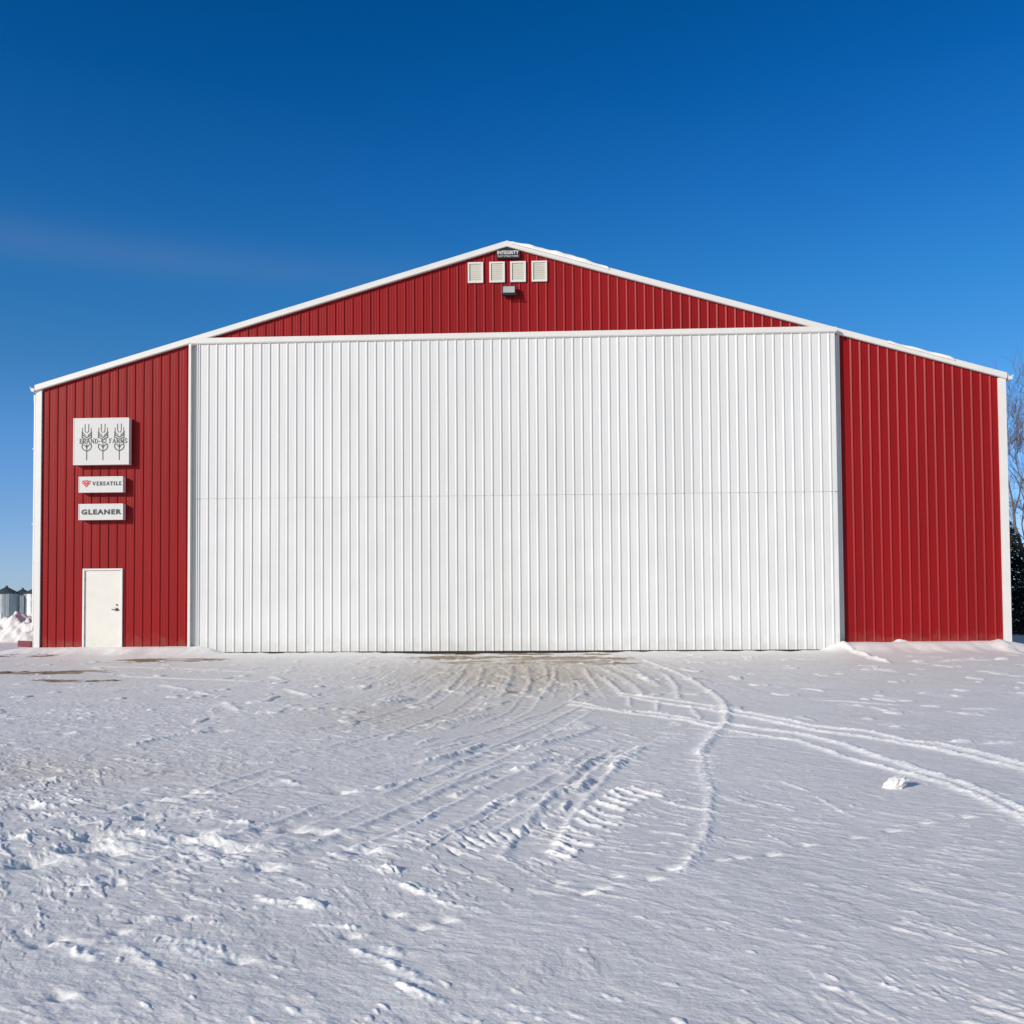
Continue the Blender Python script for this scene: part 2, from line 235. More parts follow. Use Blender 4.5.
SHIFT = .05809
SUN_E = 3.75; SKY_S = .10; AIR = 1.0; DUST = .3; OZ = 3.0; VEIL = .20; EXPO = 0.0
RIDGES=[([(2.82,20.41),(2.93,17.51),(2.85,14.77),(2.73,12.92),(2.58,11.54),(2.31,10.3),(2.13,9.6),(1.83,8.79),(1.54,7.85)],0.055,0.05,1.0),([(2.57,17.54),(2.61,16.1),(2.43,14.18),(2.14,12.28)],0.05,0.04,1.0),([(2.11,11.29),(2.0,10.09)],0.04,0.03,1.0),([(2.18,18.99),(2.26,17.31),(2.16,14.2)],0.08,0.05,1.0),([(1.66,18.74),(1.81,16.17),(1.82,13.97),(1.76,12.98)],0.07,0.04,1.0),([(1.47,16.42),(1.5,14.42),(1.5,13.0)],0.05,0.04,1.0),([(1.53,12.52),(1.4,11.33)],0.04,0.03,1.0),([(1.85,12.18),(1.63,10.8)],0.04,0.03,1.0),([(1.45,13.0),(1.92,12.3),(2.35,11.55),(2.57,10.95),(2.78,10.41),(3.05,9.55),(3.41,9.16),(3.51,8.5),(3.74,8.31),(3.83,7.83),(3.89,7.27),(3.94,6.89)],0.05,0.05,1.0),([(1.46,12.73),(1.89,11.69),(2.25,11.07),(2.69,10.06),(2.93,9.18),(3.24,8.73),(3.59,7.97),(3.7,7.37),(3.77,7.06),(3.81,6.66)],0.05,0.05,1.0),([(0.75,12.12),(1.15,11.03),(1.66,10.66),(2.01,9.88),(2.26,9.63),(2.48,9.28),(2.73,8.92),(2.88,8.34),(2.91,7.69),(3.0,7.26),(3.02,6.92),(3.07,6.47),(3.06,6.05),(3.05,5.72),(3.01,5.29)],0.05,0.05,1.0),([(0.72,11.65),(1.09,11.04),(1.38,10.58),(1.83,10.02),(2.06,9.3),(2.35,8.8),(2.56,8.54),(2.61,7.88),(2.68,7.48),(2.81,7.07),(2.95,6.58),(2.96,5.98),(2.91,5.46),(2.86,5.02)],0.045,0.045,1.0),([(1.9,8.89),(2.33,8.74)],0.04,0.03,1.0),([(0.45,9.38),(0.84,9.55)],0.06,0.05,1.0),([(1.37,9.15),(1.66,8.97)],0.04,0.03,1.0),([(-4.23,16.69),(-3.8,15.79)],0.08,0.05,1.0),([(-3.36,14.11),(-2.66,12.8)],0.07,0.05,1.0),([(-2.59,14.56),(-2.14,14.27)],0.07,0.04,1.0),([(-0.86,8.45),(-0.71,8.82)],0.05,0.04,1.0),([(-0.72,8.05),(-0.41,8.67)],0.05,0.04,1.0),([(-0.84,9.75),(-0.48,10.23),(-0.28,10.67)],0.08,0.06,1.0),([(-1.16,8.71),(-1.09,9.27)],0.06,0.04,1.0),([(-5.51,14.96),(-4.7,13.89)],0.08,0.05,1.0),([(-4.57,13.72),(-4.21,13.25)],0.08,0.05,1.0),([(-3.75,12.41),(-3.18,11.13)],0.07,0.04,1.0),([(-6.79,16.68),(-4.79,15.87),(-4.15,15.42)],0.06,0.04,1.0),([(-8.64,19.47),(-6.62,18.69),(-4.77,17.71)],0.06,0.04,1.0),([(-3.39,8.56),(-3.35,8.94),(-3.21,9.2),(-3.08,9.34)],0.06,0.05,1.0),([(0.09,8.26),(0.4,8.64),(0.77,9.29)],0.09,0.08,0.2),([(0.09,7.73),(0.34,8.06)],0.08,0.08,0.2),([(0.03,7.2),(0.31,7.6),(0.45,7.72)],0.08,0.08,0.2),([(0.36,7.04),(0.64,7.54),(0.69,7.71)],0.08,0.07,0.2),([(-0.71,7.52),(-0.42,7.93),(-0.28,8.37)],0.08,0.09,0.2),([(-0.48,7.4),(-0.34,7.63)],0.06,0.06,0.2),([(0.02,6.0),(0.28,6.26),(0.43,6.42),(0.54,6.78)],0.08,0.09,0.2),([(0.3,5.78),(0.34,6.03)],0.05,0.06,0.2),([(-0.89,6.46),(-0.84,6.6),(-0.62,6.82),(-0.42,7.01)],0.06,0.06,0.3),([(-0.37,6.21),(-0.27,6.41),(-0.2,6.44)],0.06,0.08,0.4),([(-0.23,6.77),(-0.13,6.92)],0.06,0.07,0.3),([(-0.17,5.76),(-0.04,6.27)],0.035,0.035,1.0),([(-0.55,5.41),(-0.43,5.88)],0.03,0.03,1.0),([(-0.67,5.1),(-0.55,5.14)],0.05,0.05,0.4),([(-1.63,6.78),(-1.46,6.62)],0.04,0.04,1.0),([(0.78,7.3),(0.88,7.72),(1.09,8.19)],0.05,0.05,1.0),([(0.73,7.05),(0.77,7.35)],0.03,0.03,1.0),([(1.25,13.62),(0.54,10.92),(-0.13,9.19),(-0.71,8.16),(-1.28,7.48)],0.1,-0.02,0.8),([(0.96,11.52),(0.39,9.53),(-0.11,8.13),(-0.57,7.45),(-1.1,6.84)],0.1,-0.02,0.8),([(1.13,8.54),(0.67,7.35),(0.35,6.16),(0.14,5.16),(0.04,4.58)],0.1,-0.02,0.8),([(0.87,8.37),(0.37,6.82),(-0.05,5.73),(-0.31,5.11)],0.1,-0.02,0.8),([(0.44,9.03),(-0.11,8.02),(-0.53,6.85),(-0.79,6.1)],0.1,-0.02,0.8),([(0.13,7.61),(-0.3,6.58),(-0.61,5.67),(-0.9,4.98),(-1.12,4.61)],0.1,-0.02,0.8),([(-0.82,18.41),(-0.88,14.61),(-1.08,11.76),(-1.51,10.11),(-2.11,9.01)],0.1,-0.02,0.8),([(-0.24,18.35),(-0.33,13.73),(-0.59,10.98),(-0.97,9.45),(-1.51,8.31),(-2.17,7.6)],0.1,-0.02,0.8),([(-2.29,18.55),(-2.29,15.27),(-2.74,12.87),(-3.62,11.8),(-4.71,11.43)],0.1,-0.02,0.8),([(0.51,17.74),(0.35,13.68),(0.08,10.94),(-0.33,9.42)],0.1,-0.02,0.8),([(-1.41,18.47),(-1.52,14.84),(-1.99,12.43),(-2.71,11.1)],0.1,-0.02,0.8),([(0.91,18.24),(0.8,14.3),(0.58,11.66)],0.1,-0.02,0.8),([(1.16,17.68),(1.13,13.94),(1.06,11.63)],0.1,-0.02,0.8),([(-1.66,7.44),(-1.98,6.47),(-2.35,5.72),(-2.7,5.24)],0.1,-0.02,0.8),([(-0.98,6.11),(-1.3,5.31),(-1.58,4.67),(-1.87,4.22)],0.1,-0.02,0.8),([(-0.57,18.39),(-0.54,14.76),(-0.65,13.15)],0.05,0.035,0.9),([(-0.01,18.91),(-0.04,15.48),(-0.17,12.7)],0.05,0.035,0.9),([(0.3,18.3),(0.27,14.88),(0.16,13.24)],0.05,0.035,0.9),([(0.65,19.15),(0.57,15.43)],0.05,0.035,0.9),([(0.82,17.97),(0.64,15.04),(0.47,13.37)],0.05,0.035,0.9),([(1.38,18.2),(1.25,14.62)],0.05,0.035,0.9),([(-0.92,19.62),(-0.9,15.76),(-0.96,13.78)],0.05,0.035,0.9),([(-0.18,13.72),(0.1,12.82),(0.36,12.66)],0.05,0.035,0.9),([(1.92,19.99),(2.06,16.15)],0.05,0.035,0.9),([(2.08,19.97),(2.15,14.92)],0.05,0.035,0.9),([(1.01,15.4),(1.1,13.63)],0.05,0.035,0.9),([(-1.05,13.78),(-1.12,12.12)],0.05,0.035,0.9),([(1.54,7.85),(1.42,7.11),(1.3,6.35),(1.16,5.61),(1.0,5.03),(0.86,4.61),(0.78,4.43)],0.035,0.02,0.8),([(-0.47,4.83),(-0.25,5.4),(0.04,6.07)],0.02,0.02,0.2),([(-0.28,5.01),(-0.18,4.81)],0.016,-0.035,0.5),([(-0.19,5.17),(-0.12,4.94)],0.016,-0.035,0.5),([(-0.08,5.26),(-0.03,5.04)],0.016,-0.035,0.5),([(0.05,5.39),(0.08,5.19)],0.016,-0.035,0.5),([(0.15,5.49),(0.18,5.3)],0.016,-0.035,0.5),([(-0.33,4.9),(-0.27,4.73)],0.016,-0.035,0.5),([(-0.25,5.11),(-0.16,4.9)],0.016,-0.035,0.5),([(-0.14,5.21),(-0.08,5.0)],0.016,-0.035,0.5),([(-0.02,5.33),(0.03,5.1)],0.016,-0.035,0.5),([(0.17,4.81),(0.22,4.71),(0.27,4.67)],0.018,0.035,1.0),([(0.22,4.97),(0.28,4.85),(0.33,4.8)],0.018,0.035,1.0),([(0.25,5.11),(0.33,4.97),(0.4,4.91)],0.018,0.035,1.0),([(0.32,5.29),(0.35,5.19),(0.4,5.15)],0.018,0.035,1.0),([(0.38,5.51),(0.43,5.37),(0.49,5.32)],0.018,0.035,1.0),([(0.42,5.69),(0.5,5.46),(0.6,5.38)],0.018,0.035,1.0),([(0.47,5.84),(0.54,5.62),(0.63,5.54)],0.018,0.035,1.0),([(0.52,6.03),(0.59,5.82),(0.67,5.74)],0.018,0.035,1.0),([(0.59,6.21),(0.65,5.99),(0.73,5.91)],0.018,0.035,1.0),([(0.65,6.34),(0.71,6.13),(0.79,6.05)],0.018,0.035,1.0),([(0.71,6.46),(0.79,6.22),(0.87,6.13)],0.018,0.035,1.0),([(0.81,6.51),(0.88,6.25),(0.97,6.16)],0.018,0.035,1.0),([(1.1,7.03),(1.21,7.07)],0.02,0.012,0.4),([(1.09,6.76),(1.23,6.79)],0.02,0.012,0.4),([(1.05,6.5),(1.22,6.53)],0.02,0.012,0.4),([(1.02,6.26),(1.19,6.29)],0.02,0.012,0.4),([(0.98,6.04),(1.13,6.07)],0.02,0.012,0.4),([(0.95,5.84),(1.11,5.86)],0.02,0.012,0.4),([(0.94,5.65),(1.04,5.67)],0.02,0.012,0.4),([(0.89,5.47),(0.99,5.49)],0.02,0.012,0.4),([(0.9,5.3),(1.01,5.32)],0.02,0.012,0.4),([(0.87,5.14),(0.97,5.16)],0.02,0.012,0.4),([(0.85,4.99),(0.95,5.01)],0.02,0.012,0.4),([(1.57,7.7),(1.66,7.74)],0.02,0.018,0.6),([(1.52,7.45),(1.61,7.49)],0.02,0.018,0.6),([(1.47,7.22),(1.56,7.26)],0.02,0.018,0.6),([(1.43,7.0),(1.52,7.04)],0.02,0.018,0.6),([(1.38,6.79),(1.47,6.83)],0.02,0.018,0.6),([(1.35,6.6),(1.43,6.63)],0.02,0.018,0.6),([(1.31,6.42),(1.39,6.45)],0.02,0.018,0.6),([(1.28,6.24),(1.35,6.27)],0.02,0.018,0.6),([(-1.91,5.17),(-1.61,5.0)],0.05,0.045,1.0),([(-1.78,4.96),(-1.59,4.86)],0.04,0.03,1.0),([(-1.43,4.67),(-1.19,4.52)],0.045,0.045,1.0),([(-1.66,5.52),(-1.49,5.41)],0.035,0.04,1.0),([(-1.04,4.04),(-0.74,3.94)],0.06,0.06,1.0),([(-0.58,4.35),(-0.34,4.09)],0.035,0.035,1.0),([(-0.71,4.58),(-0.51,4.46)],0.04,0.04,1.0),([(-0.35,4.02),(-0.1,3.87)],0.025,0.03,1.0),([(-0.59,3.48),(-0.4,3.32)],0.025,0.035,1.0),([(-0.45,3.33),(-0.25,3.16)],0.025,0.035,1.0),([(-0.41,3.18),(-0.2,2.99)],0.02,0.03,1.0),([(-1.56,4.78),(-1.39,4.68)],0.04,0.04,1.0),([(-0.2,2.95),(-0.1,2.87)],0.02,0.03,1.0),([(-0.49,3.5),(-0.41,3.42)],0.03,0.035,1.0),([(-0.8,3.75),(-0.59,3.69)],0.02,0.03,1.0),([(-1.62,3.5),(-1.46,3.38)],0.04,0.05,1.0),([(-1.34,3.65),(-1.04,3.34)],0.03,0.04,1.0),([(-1.42,3.54),(-1.22,3.3)],0.03,0.035,1.0),([(-1.23,3.59),(-0.94,3.37)],0.025,0.03,1.0),([(-0.01,3.0),(0.09,2.88)],0.02,0.025,1.0),([(0.24,3.09),(0.33,3.02)],0.02,0.025,1.0),([(1.85,6.69),(1.95,6.3)],0.02,0.02,1.0),([(1.94,6.23),(1.96,5.67)],0.02,0.02,1.0),([(1.38,5.19),(1.4,4.92)],0.02,0.02,1.0),([(0.99,3.14),(1.08,3.06)],0.012,0.014,1.0),([(1.19,3.13),(1.26,3.05)],0.012,0.014,1.0),([(-3.19,6.18),(-2.77,5.98)],0.06,0.04,1.0),([(-3.0,6.33),(-2.76,6.1)],0.05,0.05,1.0),([(8.28,24.22),(8.31,23.23)],0.1,0.06,1.0),([(8.31,23.23),(7.93,21.13)],0.1,0.1,1.0),([(7.93,21.13),(7.55,19.06)],0.09,0.08,1.0),([(9.66,24.04),(10.12,24.23)],0.12,0.1,1.0),([(8.24,19.64),(8.35,19.3)],0.1,0.06,1.0),([(8.64,19.27),(9.91,19.98)],0.12,0.06,1.0),([(10.02,19.79),(10.32,19.76)],0.12,0.08,1.0),([(6.54,17.7),(6.68,16.42)],0.08,0.04,1.0),([(3.78,12.05),(4.67,11.3)],0.05,0.03,1.0),([(4.82,11.29),(5.03,11.17)],0.07,0.04,1.0),([(5.16,10.95),(5.58,10.92)],0.06,0.04,1.0),([(3.76,9.51),(3.85,9.43)],0.06,0.04,1.0),([(3.88,8.48),(4.09,8.47)],0.06,0.06,1.0),([(4.12,8.35),(4.52,8.45)],0.05,0.04,1.0),([(12.4,24.72),(11.76,21.9)],0.15,0.06,1.0),([(-1.68,11.69),(-1.31,12.51)],0.12,0.06,1.0),([(-1.73,12.41),(-1.46,12.79)],0.1,0.05,1.0)]
PITS=[(-2.51,5.98,0.06,0.07),(-2.4,6.06,0.06,0.07),(-2.32,6.18,0.06,0.07),(-2.22,6.31,0.06,0.07),(-2.12,6.4,0.06,0.07),(-2.14,5.63,0.06,0.07),(-2.02,5.66,0.06,0.07),(-1.93,5.73,0.06,0.07),(-2.14,5.2,0.06,0.07),(-2.06,5.2,0.06,0.07),(-2.22,4.91,0.06,0.07),(-2.01,4.83,0.06,0.07),(-3.04,5.99,0.06,0.07),(-2.75,5.17,0.06,0.07),(-1.71,5.23,0.06,0.07),(-1.63,4.84,0.06,0.07),(-1.57,4.99,0.06,0.07),(-1.19,5.27,0.06,0.07),(-1.04,5.22,0.06,0.07),(-0.76,4.83,0.06,0.07),(-1.14,6.37,0.06,0.07),(-4.41,9.4,0.06,0.07),(-2.9,9.47,0.06,0.07),(-1.19,4.54,0.06,0.07),(-3.44,6.96,0.06,0.07),(-2.26,5.16,0.085,0.1),(-2.32,4.65,0.085,0.1),(-1.44,4.87,0.085,0.1),(-1.76,5.06,0.085,0.1),(-2.16,4.95,0.085,0.1),(1.27,4.75,0.03,0.035),(1.5,4.93,0.03,0.035),(1.8,5.09,0.03,0.035),(2.06,5.24,0.03,0.035),(2.31,5.4,0.03,0.035),(2.6,5.52,0.03,0.035),(0.99,4.64,0.03,0.035),(1.1,4.69,0.03,0.035),(0.73,4.48,0.03,0.035),(0.61,4.32,0.03,0.035),(0.45,4.37,0.03,0.035),(0.19,4.27,0.03,0.035),(0.37,4.19,0.03,0.035),(0.3,4.12,0.03,0.035),(-1.79,4.3,0.03,0.035),(-1.93,4.27,0.03,0.035),(-2.05,4.2,0.03,0.035),(-1.74,3.54,0.03,0.035),(-1.7,3.59,0.03,0.035),(-1.51,3.67,0.03,0.035),(-1.5,3.8,0.03,0.035),(-1.31,3.83,0.03,0.035),(-1.46,3.82,0.03,0.035),(-0.96,3.37,0.03,0.035),(-1.45,3.08,0.03,0.035),(-0.62,3.62,0.03,0.035),(-0.28,3.79,0.03,0.035),(-0.36,3.71,0.03,0.035),(-0.49,3.86,0.03,0.035)]
DIRT=[([(-1.56,22.03),(1.97,21.43)],0.9,1),([(-0.91,20.29),(2.05,19.64)],0.7,0.9),([(-9.6,18.02),(-8.08,18.01)],0.6,1),([(-8.65,16.08),(-6.73,15.93)],0.3,0.85),([(-8.42,21.64),(-7.35,21.71)],0.85,1),([(-12.53,23.74),(-11.73,23.64)],0.5,0.7),([(-1.8,23.57),(2.12,23.09)],0.4,0.85),([(-7.62,24.98),(-5.52,24.71)],0.12,1),([(1.04,16.24),(1.05,15.39)],0.12,0.8),([(-0.01,13.25),(0.02,13.55)],0.1,0.8),([(-2.7,7.09),(-2.57,7.26)],0.12,0.35),([(-3.41,6.34),(-2.91,6.57)],0.18,0.35),([(-3.18,18.64),(-0.82,18.41)],0.4,0.3),([(1.9,20.69),(2.08,19.97)],0.2,0.7)]

def seg_dist(X, Y, ax, ay, bx, by):
    dx, dy = bx-ax, by-ay; l2 = dx*dx+dy*dy + 1e-9
    t = np.clip(((X-ax)*dx + (Y-ay)*dy)/l2, 0, 1)
    return np.hypot(X-(ax+t*dx), Y-(ay+t*dy)), t

def relief(X, Y):
    """height of the yard and how white, dirty and stained the snow is"""
    z = np.zeros_like(X); fresh_lit = np.zeros_like(X); dirt = np.zeros_like(X); stain = np.zeros_like(X)
    far = sst(45, 210, Y)
    z -= 3.6*far
    z += .02*fbm(X*.35, Y*.35, 1, 3)
    near = 1 - sst(28, 50, np.hypot(X, Y))
    calm = .72 - .30*sst(7, 15, Y)          # the yard is flattest near the shed
    # wind-scoured crust: long thin plates lying from upper left to lower right
    ca, sa = math.cos(R(-46)), math.sin(R(-46))
    wob = .25*fbm(X*.8, Y*.8, 5, 2)
    a = X*ca + Y*sa; b = -X*sa + Y*ca + wob
    dist = np.hypot(X, Y)
    n1 = fbm(a*2.4, b*8.5, 11, 4, .58)
    patch = sst(-.25, .35, fbm(X*.5, Y*.5, 21, 3))
    plates = sst(.19, .30, n1)
    z += near*calm*.0085*plates*(.25+.75*patch)
    n1b = fbm(a*4.2+7, b*14., 31, 3, .55)
    z += near*calm*.0065*sst(.18, .32, n1b)*(.3+.7*patch)
    fresh_lit += .55*plates*patch + .25*sst(.12, .38, n1b)*patch
    n2 = fbm(a*5.0, b*9.0, 41, 4, .62)
    z += near*calm*.0055*n2
    # rougher trampled ground to the left
    lft = sst(.5, -3.0, X) * sst(22, 15, Y)
    n3 = fbm(X*2.7, Y*3.6, 51, 4, .6)
    lump = sst(.12, .42, n3)
    z += lft*calm*.013*lump; fresh_lit += .35*lft*lump
    n4 = fbm(X*6, Y*7, 61, 3, .6)
    z += lft*calm*.009*n4
    # small loose crumbs everywhere
    n5 = fbm(a*6.0, b*15.0, 71, 3)
    crumb = sst(.40, .58, n5)
    z += near*.005*crumb; fresh_lit += .9*crumb
    rag = 1 + .35*fbm(X*5, Y*5, 81, 2) + .35*fbm(X*21, Y*21, 83, 2)
    grain = fbm(X*26, Y*26, 87, 2)
    # ridges thrown up by tyres, ruts, drifts
    wobx = .035*fbm(X*4, Y*4, 91, 3); woby = .035*fbm(X*4, Y*4, 95, 3)
    for pts, w, h, fr in RIDGES:
        if fr < .5 and h > 0: w = w*.6
        xs = [p[0] for p in pts]; ys = [p[1] for p in pts]; mrg = 4*w + .1
        sel = np.nonzero((X > min(xs)-mrg) & (X < max(xs)+mrg) & (Y > min(ys)-mrg) & (Y < max(ys)+mrg))[0]
        if not len(sel): continue
        xx = X[sel] + wobx[sel]; yy = Y[sel] + woby[sel]
        drift = fr == 1 and len(pts) == 2 and max(ys) < 6.5 and w > .018
        if drift: hh_ = .30*(.45 + .8*sst(-.15, .4, n1b[sel]))
        best = np.full(len(sel), 9.0)
        tap = np.ones(len(sel)); ns_ = len(pts) - 2
        for si, ((x0, y0), (x1, y1)) in enumerate(zip(pts[:-1], pts[1:])):
            d, t = seg_dist(xx, yy, x0, y0, x1, y1)
            e = (np.clip(2.2*(1-t), 0, 1) if si == ns_ else 1.0) * (np.clip(2.2*t, 0, 1) if si == 0 else 1.0)
            tap = np.where(d < best, e, tap)
            if len(pts) == 2: d = d + w*.9*np.abs(2*t-1)**3
            best = np.minimum(best, d)
        k = np.exp(-(best/w)**2 * 1.2) * rag[sel]
        if h < 0 and w > .08:          # broad pressed rut: smooth bed, thin raised rims
            bed = tap/(1 + (best/w)**8)
            fade = 1 - .45*sst(6, 13, Y[sel])
            z[sel] += fade*(-.006*bed) + tap*fade*.0075*np.exp(-((best-1.25*w)/(.28*w))**2)*np.clip(rag[sel], .2, 2)
            z[sel] += .006*bed*noise2(X[sel]*9, Y[sel]*9, 311)
            fresh_lit[sel] = fresh_lit[sel]*(1-.8*bed) + tap*.8*fr*np.exp(-((best-1.25*w)/(.34*w))**2)*np.clip(1+grain[sel], 0, 1.5)
            continue
        ledge = fr < .5 and h > 0
        hh = h*(.7 if w > .085 and fr == 1 else .30 if ledge else .38)
        if drift: hh = h*hh_
        z[sel] += hh*k + .007*np.clip(k*1.5, 0, 1)*grain[sel]; fresh_lit[sel] += fr*np.clip(1.5*np.exp(-(best/((1.9 if len(pts) > 6 else 1.35)*w))**2) + .6*grain[sel]*k, 0, 1)
    for px, py, s, dp in PITS:
        sel = np.nonzero((np.abs(X-px) < 5*s) & (np.abs(Y-py) < 5*s))[0]
        if not len(sel): continue
        dx = X[sel]-px; dy = Y[sel]-py
        d = np.hypot(dx*.8, dy)/s
        dq = dp*.5*rag[sel]
        z[sel] += -dq*np.exp(-d**2*1.2) + dq*.6*np.exp(-(((dx-1.6*s)/1.5)**2+(dy*1.5)**2)/(s*s))
        fresh_lit[sel] += .9*np.exp(-((dx-1.3*s)**2+dy**2)/(s*s))  # loose snow on the right, whitened also for the sun it catches
    # broad ruts of big tyres curving out of the doorway
    for cx, rr in ((5.2, 5.9), (5.2, 5.5), (5.2, 7.4), (5.2, 7.0)):
        pass
    n8 = fbm(X*2.0+3, Y*1.2, 131, 3); ff = sst(.30, .46, n8)*sst(8, 11, Y)*sst(24.2, 22, Y)
    z += .018*ff; fresh_lit += .9*ff
    # berm of shovelled snow against the red walls
    u = (X-0)*AX[0] + (Y-D0)*AX[1]; w = X*NF[0] + (Y-D0)*NF[1]
    side = np.clip(sst(-7.2, -8.1, u)*sst(-14.2, -12.6, u) + sst(7.6, 8.4, u)*sst(13.6, 12.3, u), 0, 1)
    hb = np.where(u < 0, .17,   .215)*(1 + .07*fbm(X*1.2, Y*1.2, 101, 3))
    wid = np.where(u < 0, .8, .75)*(1 + .35*fbm(X*1.5, Y*.3, 105, 2))
    prof = np.where(w > 0, np.exp(-(np.maximum(w-.12, 0)/wid)**2), 1.0)*sst(-3.5, -1.0, w)
    z += side*hb*prof; fresh_lit += side*prof*.5*sst(-2, 0, w)
    sill = sst(.9, .3, w)*sst(-.3, .2, w)*sst(8.6, 8.0, np.abs(u))
    z += sill*(.035*fbm(X*2.2, Y*2.2, 111, 3) + .012 - .05*np.exp(-((u+.2)/3.4)**4))
    # churned icy patch in front of the big door
    ch = np.exp(-((X-.4)/3.6)**2)*sst(11.5, 15, Y)*sst(24, 22, Y)
    n6 = fbm(X*5.5, Y*1.2, 121, 4, .6)
    z += ch*.022*n6; fresh_lit += ch*.8*sst(.1, .35, n6) + .45*sst(19, 23, Y)*sst(27, 25, Y)  # last term whitens a band by the shed, painting in bounce off the door
    # stains and bare soil
    stain += np.exp(-(((X-.1)/2.2)**2 + ((Y-16.8)/4.8)**2)*1.1)*1.15
    stain += .5*np.exp(-(((X+1.2)/1.2)**2 + ((Y-10.6)/1.5)**2))
    stain += .6*np.exp(-(((X+5.2)/2.6)**2 + ((Y-7.2)/.9)**2))
    stain += .2*sst(12, 20, Y)*sst(24, 21, Y)
    for pts, w_, s_ in DIRT:
        (x0, y0), (x1, y1) = pts
        d, t = seg_dist(X, Y, x0, y0, x1, y1)
        dirt = np.maximum(dirt, s_*np.exp(-(d/w_)**2))
    brk = sst(-.34, .12, fbm(X*1.1, Y*1.6, 141, 4, .6))
    dirt = dirt*brk
    z -= .012*dirt
    fresh_lit = np.clip(fresh_lit*(1-dirt), 0, 1) * near + (1-near)*.6
    return z, fresh_lit, dirt, np.clip(stain, 0, 1.2)

# ------------------------------------------------------------------ the ground, one sheet to the horizon
def build_ground():
    dense = np.linspace(-.64, .64, 1180)
    out = .64*np.exp(np.linspace(0, np.log(30), 60)[1:])
    s = np.concatenate([-out[::-1], dense, out])
    yn = 2.3*np.exp(np.linspace(0, np.log(27.0/2.3), 1150))
    yb = -60 + (62.3)*np.linspace(0, 1, 40)[:-1]**.6
    yf = 27.0*np.exp(np.linspace(0, np.log(3500/27.), 90)[1:])
    ys = np.concatenate([yb, yn, yf])
    w = np.maximum(ys, 2.3) + np.maximum(2.3-ys, 0)*.5
    w = np.minimum(w, 400 + .15*ys)
    X = (s[None, :]*w[:, None]).ravel(); Y = np.repeat(ys, len(s))
    z, fr, di, st = relief(X, Y)
    nr, nc = len(ys), len(s)
    me = bpy.data.meshes.new('ground')
    me.vertices.add(nr*nc)
    me.vertices.foreach_set('co', np.stack([X, Y, z], 1).astype(np.float32).ravel())
    i = np.arange(nr-1)[:, None]*nc + np.arange(nc-1)[None, :]
    q = np.stack([i, i+1, i+1+nc, i+nc], -1).reshape(-1, 4).astype(np.int32)
    me.loops.add(q.size); me.loops.foreach_set('vertex_index', q.ravel())
    me.polygons.add(len(q)); me.polygons.foreach_set('loop_start', np.arange(0, q.size, 4, dtype=np.int32))
    me.polygons.foreach_set('loop_total', np.full(len(q), 4, dtype=np.int32))
    me.polygons.foreach_set('use_smooth', np.ones(len(q), dtype=bool))
    me.update()
    for nm, arr in (('fresh_lit', fr), ('dirt', di), ('stain', st)):
        at = me.attributes.new(nm, 'FLOAT', 'POINT'); at.data.foreach_set('value', arr.astype(np.float32))
    me.materials.append(M['snow'])
    o = bpy.data.objects.new('snowy_ground', me); COL.objects.link(o)
    return tag(o, kind='structure')
build_ground()
def gz(x, y):
    return float(relief(np.array([float(x)]), np.array([float(y)]))[0][0])

# ------------------------------------------------------------------ ribbed steel sheet
PITCH = .2315
def rib_profile(u0, u1, phase=0.0, h=.02, minor=.0015, asym=False):
    """(u, out) points of ribbed cladding between u0 and u1"""
    pts = [(u0, 0.0), (u1, 0.0)]
    k0 = math.floor((u0-phase)/PITCH)-1; k1 = math.ceil((u1-phase)/PITCH)+1
    for k in range(k0, k1+1):
        c = phase + k*PITCH
        for off, hh in ((-.036 if asym else -.034, 0), (-.004 if asym else -.011, h), (.009 if asym else .011, h), (.020 if asym else .034, 0), (.066, 0), (.073, minor), (.083, minor), (.090, 0), (.139, 0), (.146, minor), (.156, minor), (.163, 0)):
            if u0 < c+off < u1: pts.append((c+off, hh))
    return sorted(set(pts))
def sheet(mb, u0, u1, zlo, zhi, y=0.0, phase=0.0, h=.02, breaks=(), asym=True):
    """zlo, zhi: functions of u; y grows into the building"""
    P = rib_profile(u0, u1, phase, h, asym=asym)
    for b_ in breaks:
        if u0 < b_ < u1:
            for (a, oa), (c, oc) in zip(P[:-1], P[1:]):
                if a < b_ < c: P.append((b_, oa + (oc-oa)*(b_-a)/(c-a))); P.sort(); break
    vs = []; fs = []
    for u, o_ in P:
        vs += [(u, y-o_, zlo(u)), (u, y-o_, zhi(u))]
    for i in range(len(P)-1):
        fs.append((2*i, 2*i+2, 2*i+3, 2*i+1))
    mb.add(vs, fs)

# ------------------------------------------------------------------ the shed
shed = empty('farm_shed', (0, D0, 0), -YAW)
tag(shed, 'wide red steel farm shed with white trim and a full height white door', 'shed')
RIDGE = 10.671; RU = -.07; FT = .156      # top of rake trim at the ridge, fall per metre, depth of the trim
SLP = {-1: .2853, 1: .2908}
top = lambda u: RIDGE - SLP[-1 if u < RU else 1]*abs(u-RU)
DEPTH = 32.0
wall = MB(); PL, PG, PR = -9.25, -1.365, 10.575
cut = lambda u: top(u) - .09
sheet(wall, -12.42, -11.28, lambda u: -.15, cut, phase=PL)
sheet(wall, -11.28, -10.235, lambda u: 2.222, cut, phase=PL)
sheet(wall, -10.235, -8.41, lambda u: -.15, cut, phase=PL)
sheet(wall, -8.41, 8.42, lambda u: 8.06, cut, phase=PG, breaks=(RU,))
sheet(wall, 8.42, 12.37, lambda u: -.15, cut, phase=PR)
wall.build('front_wall', M['red'], shed)
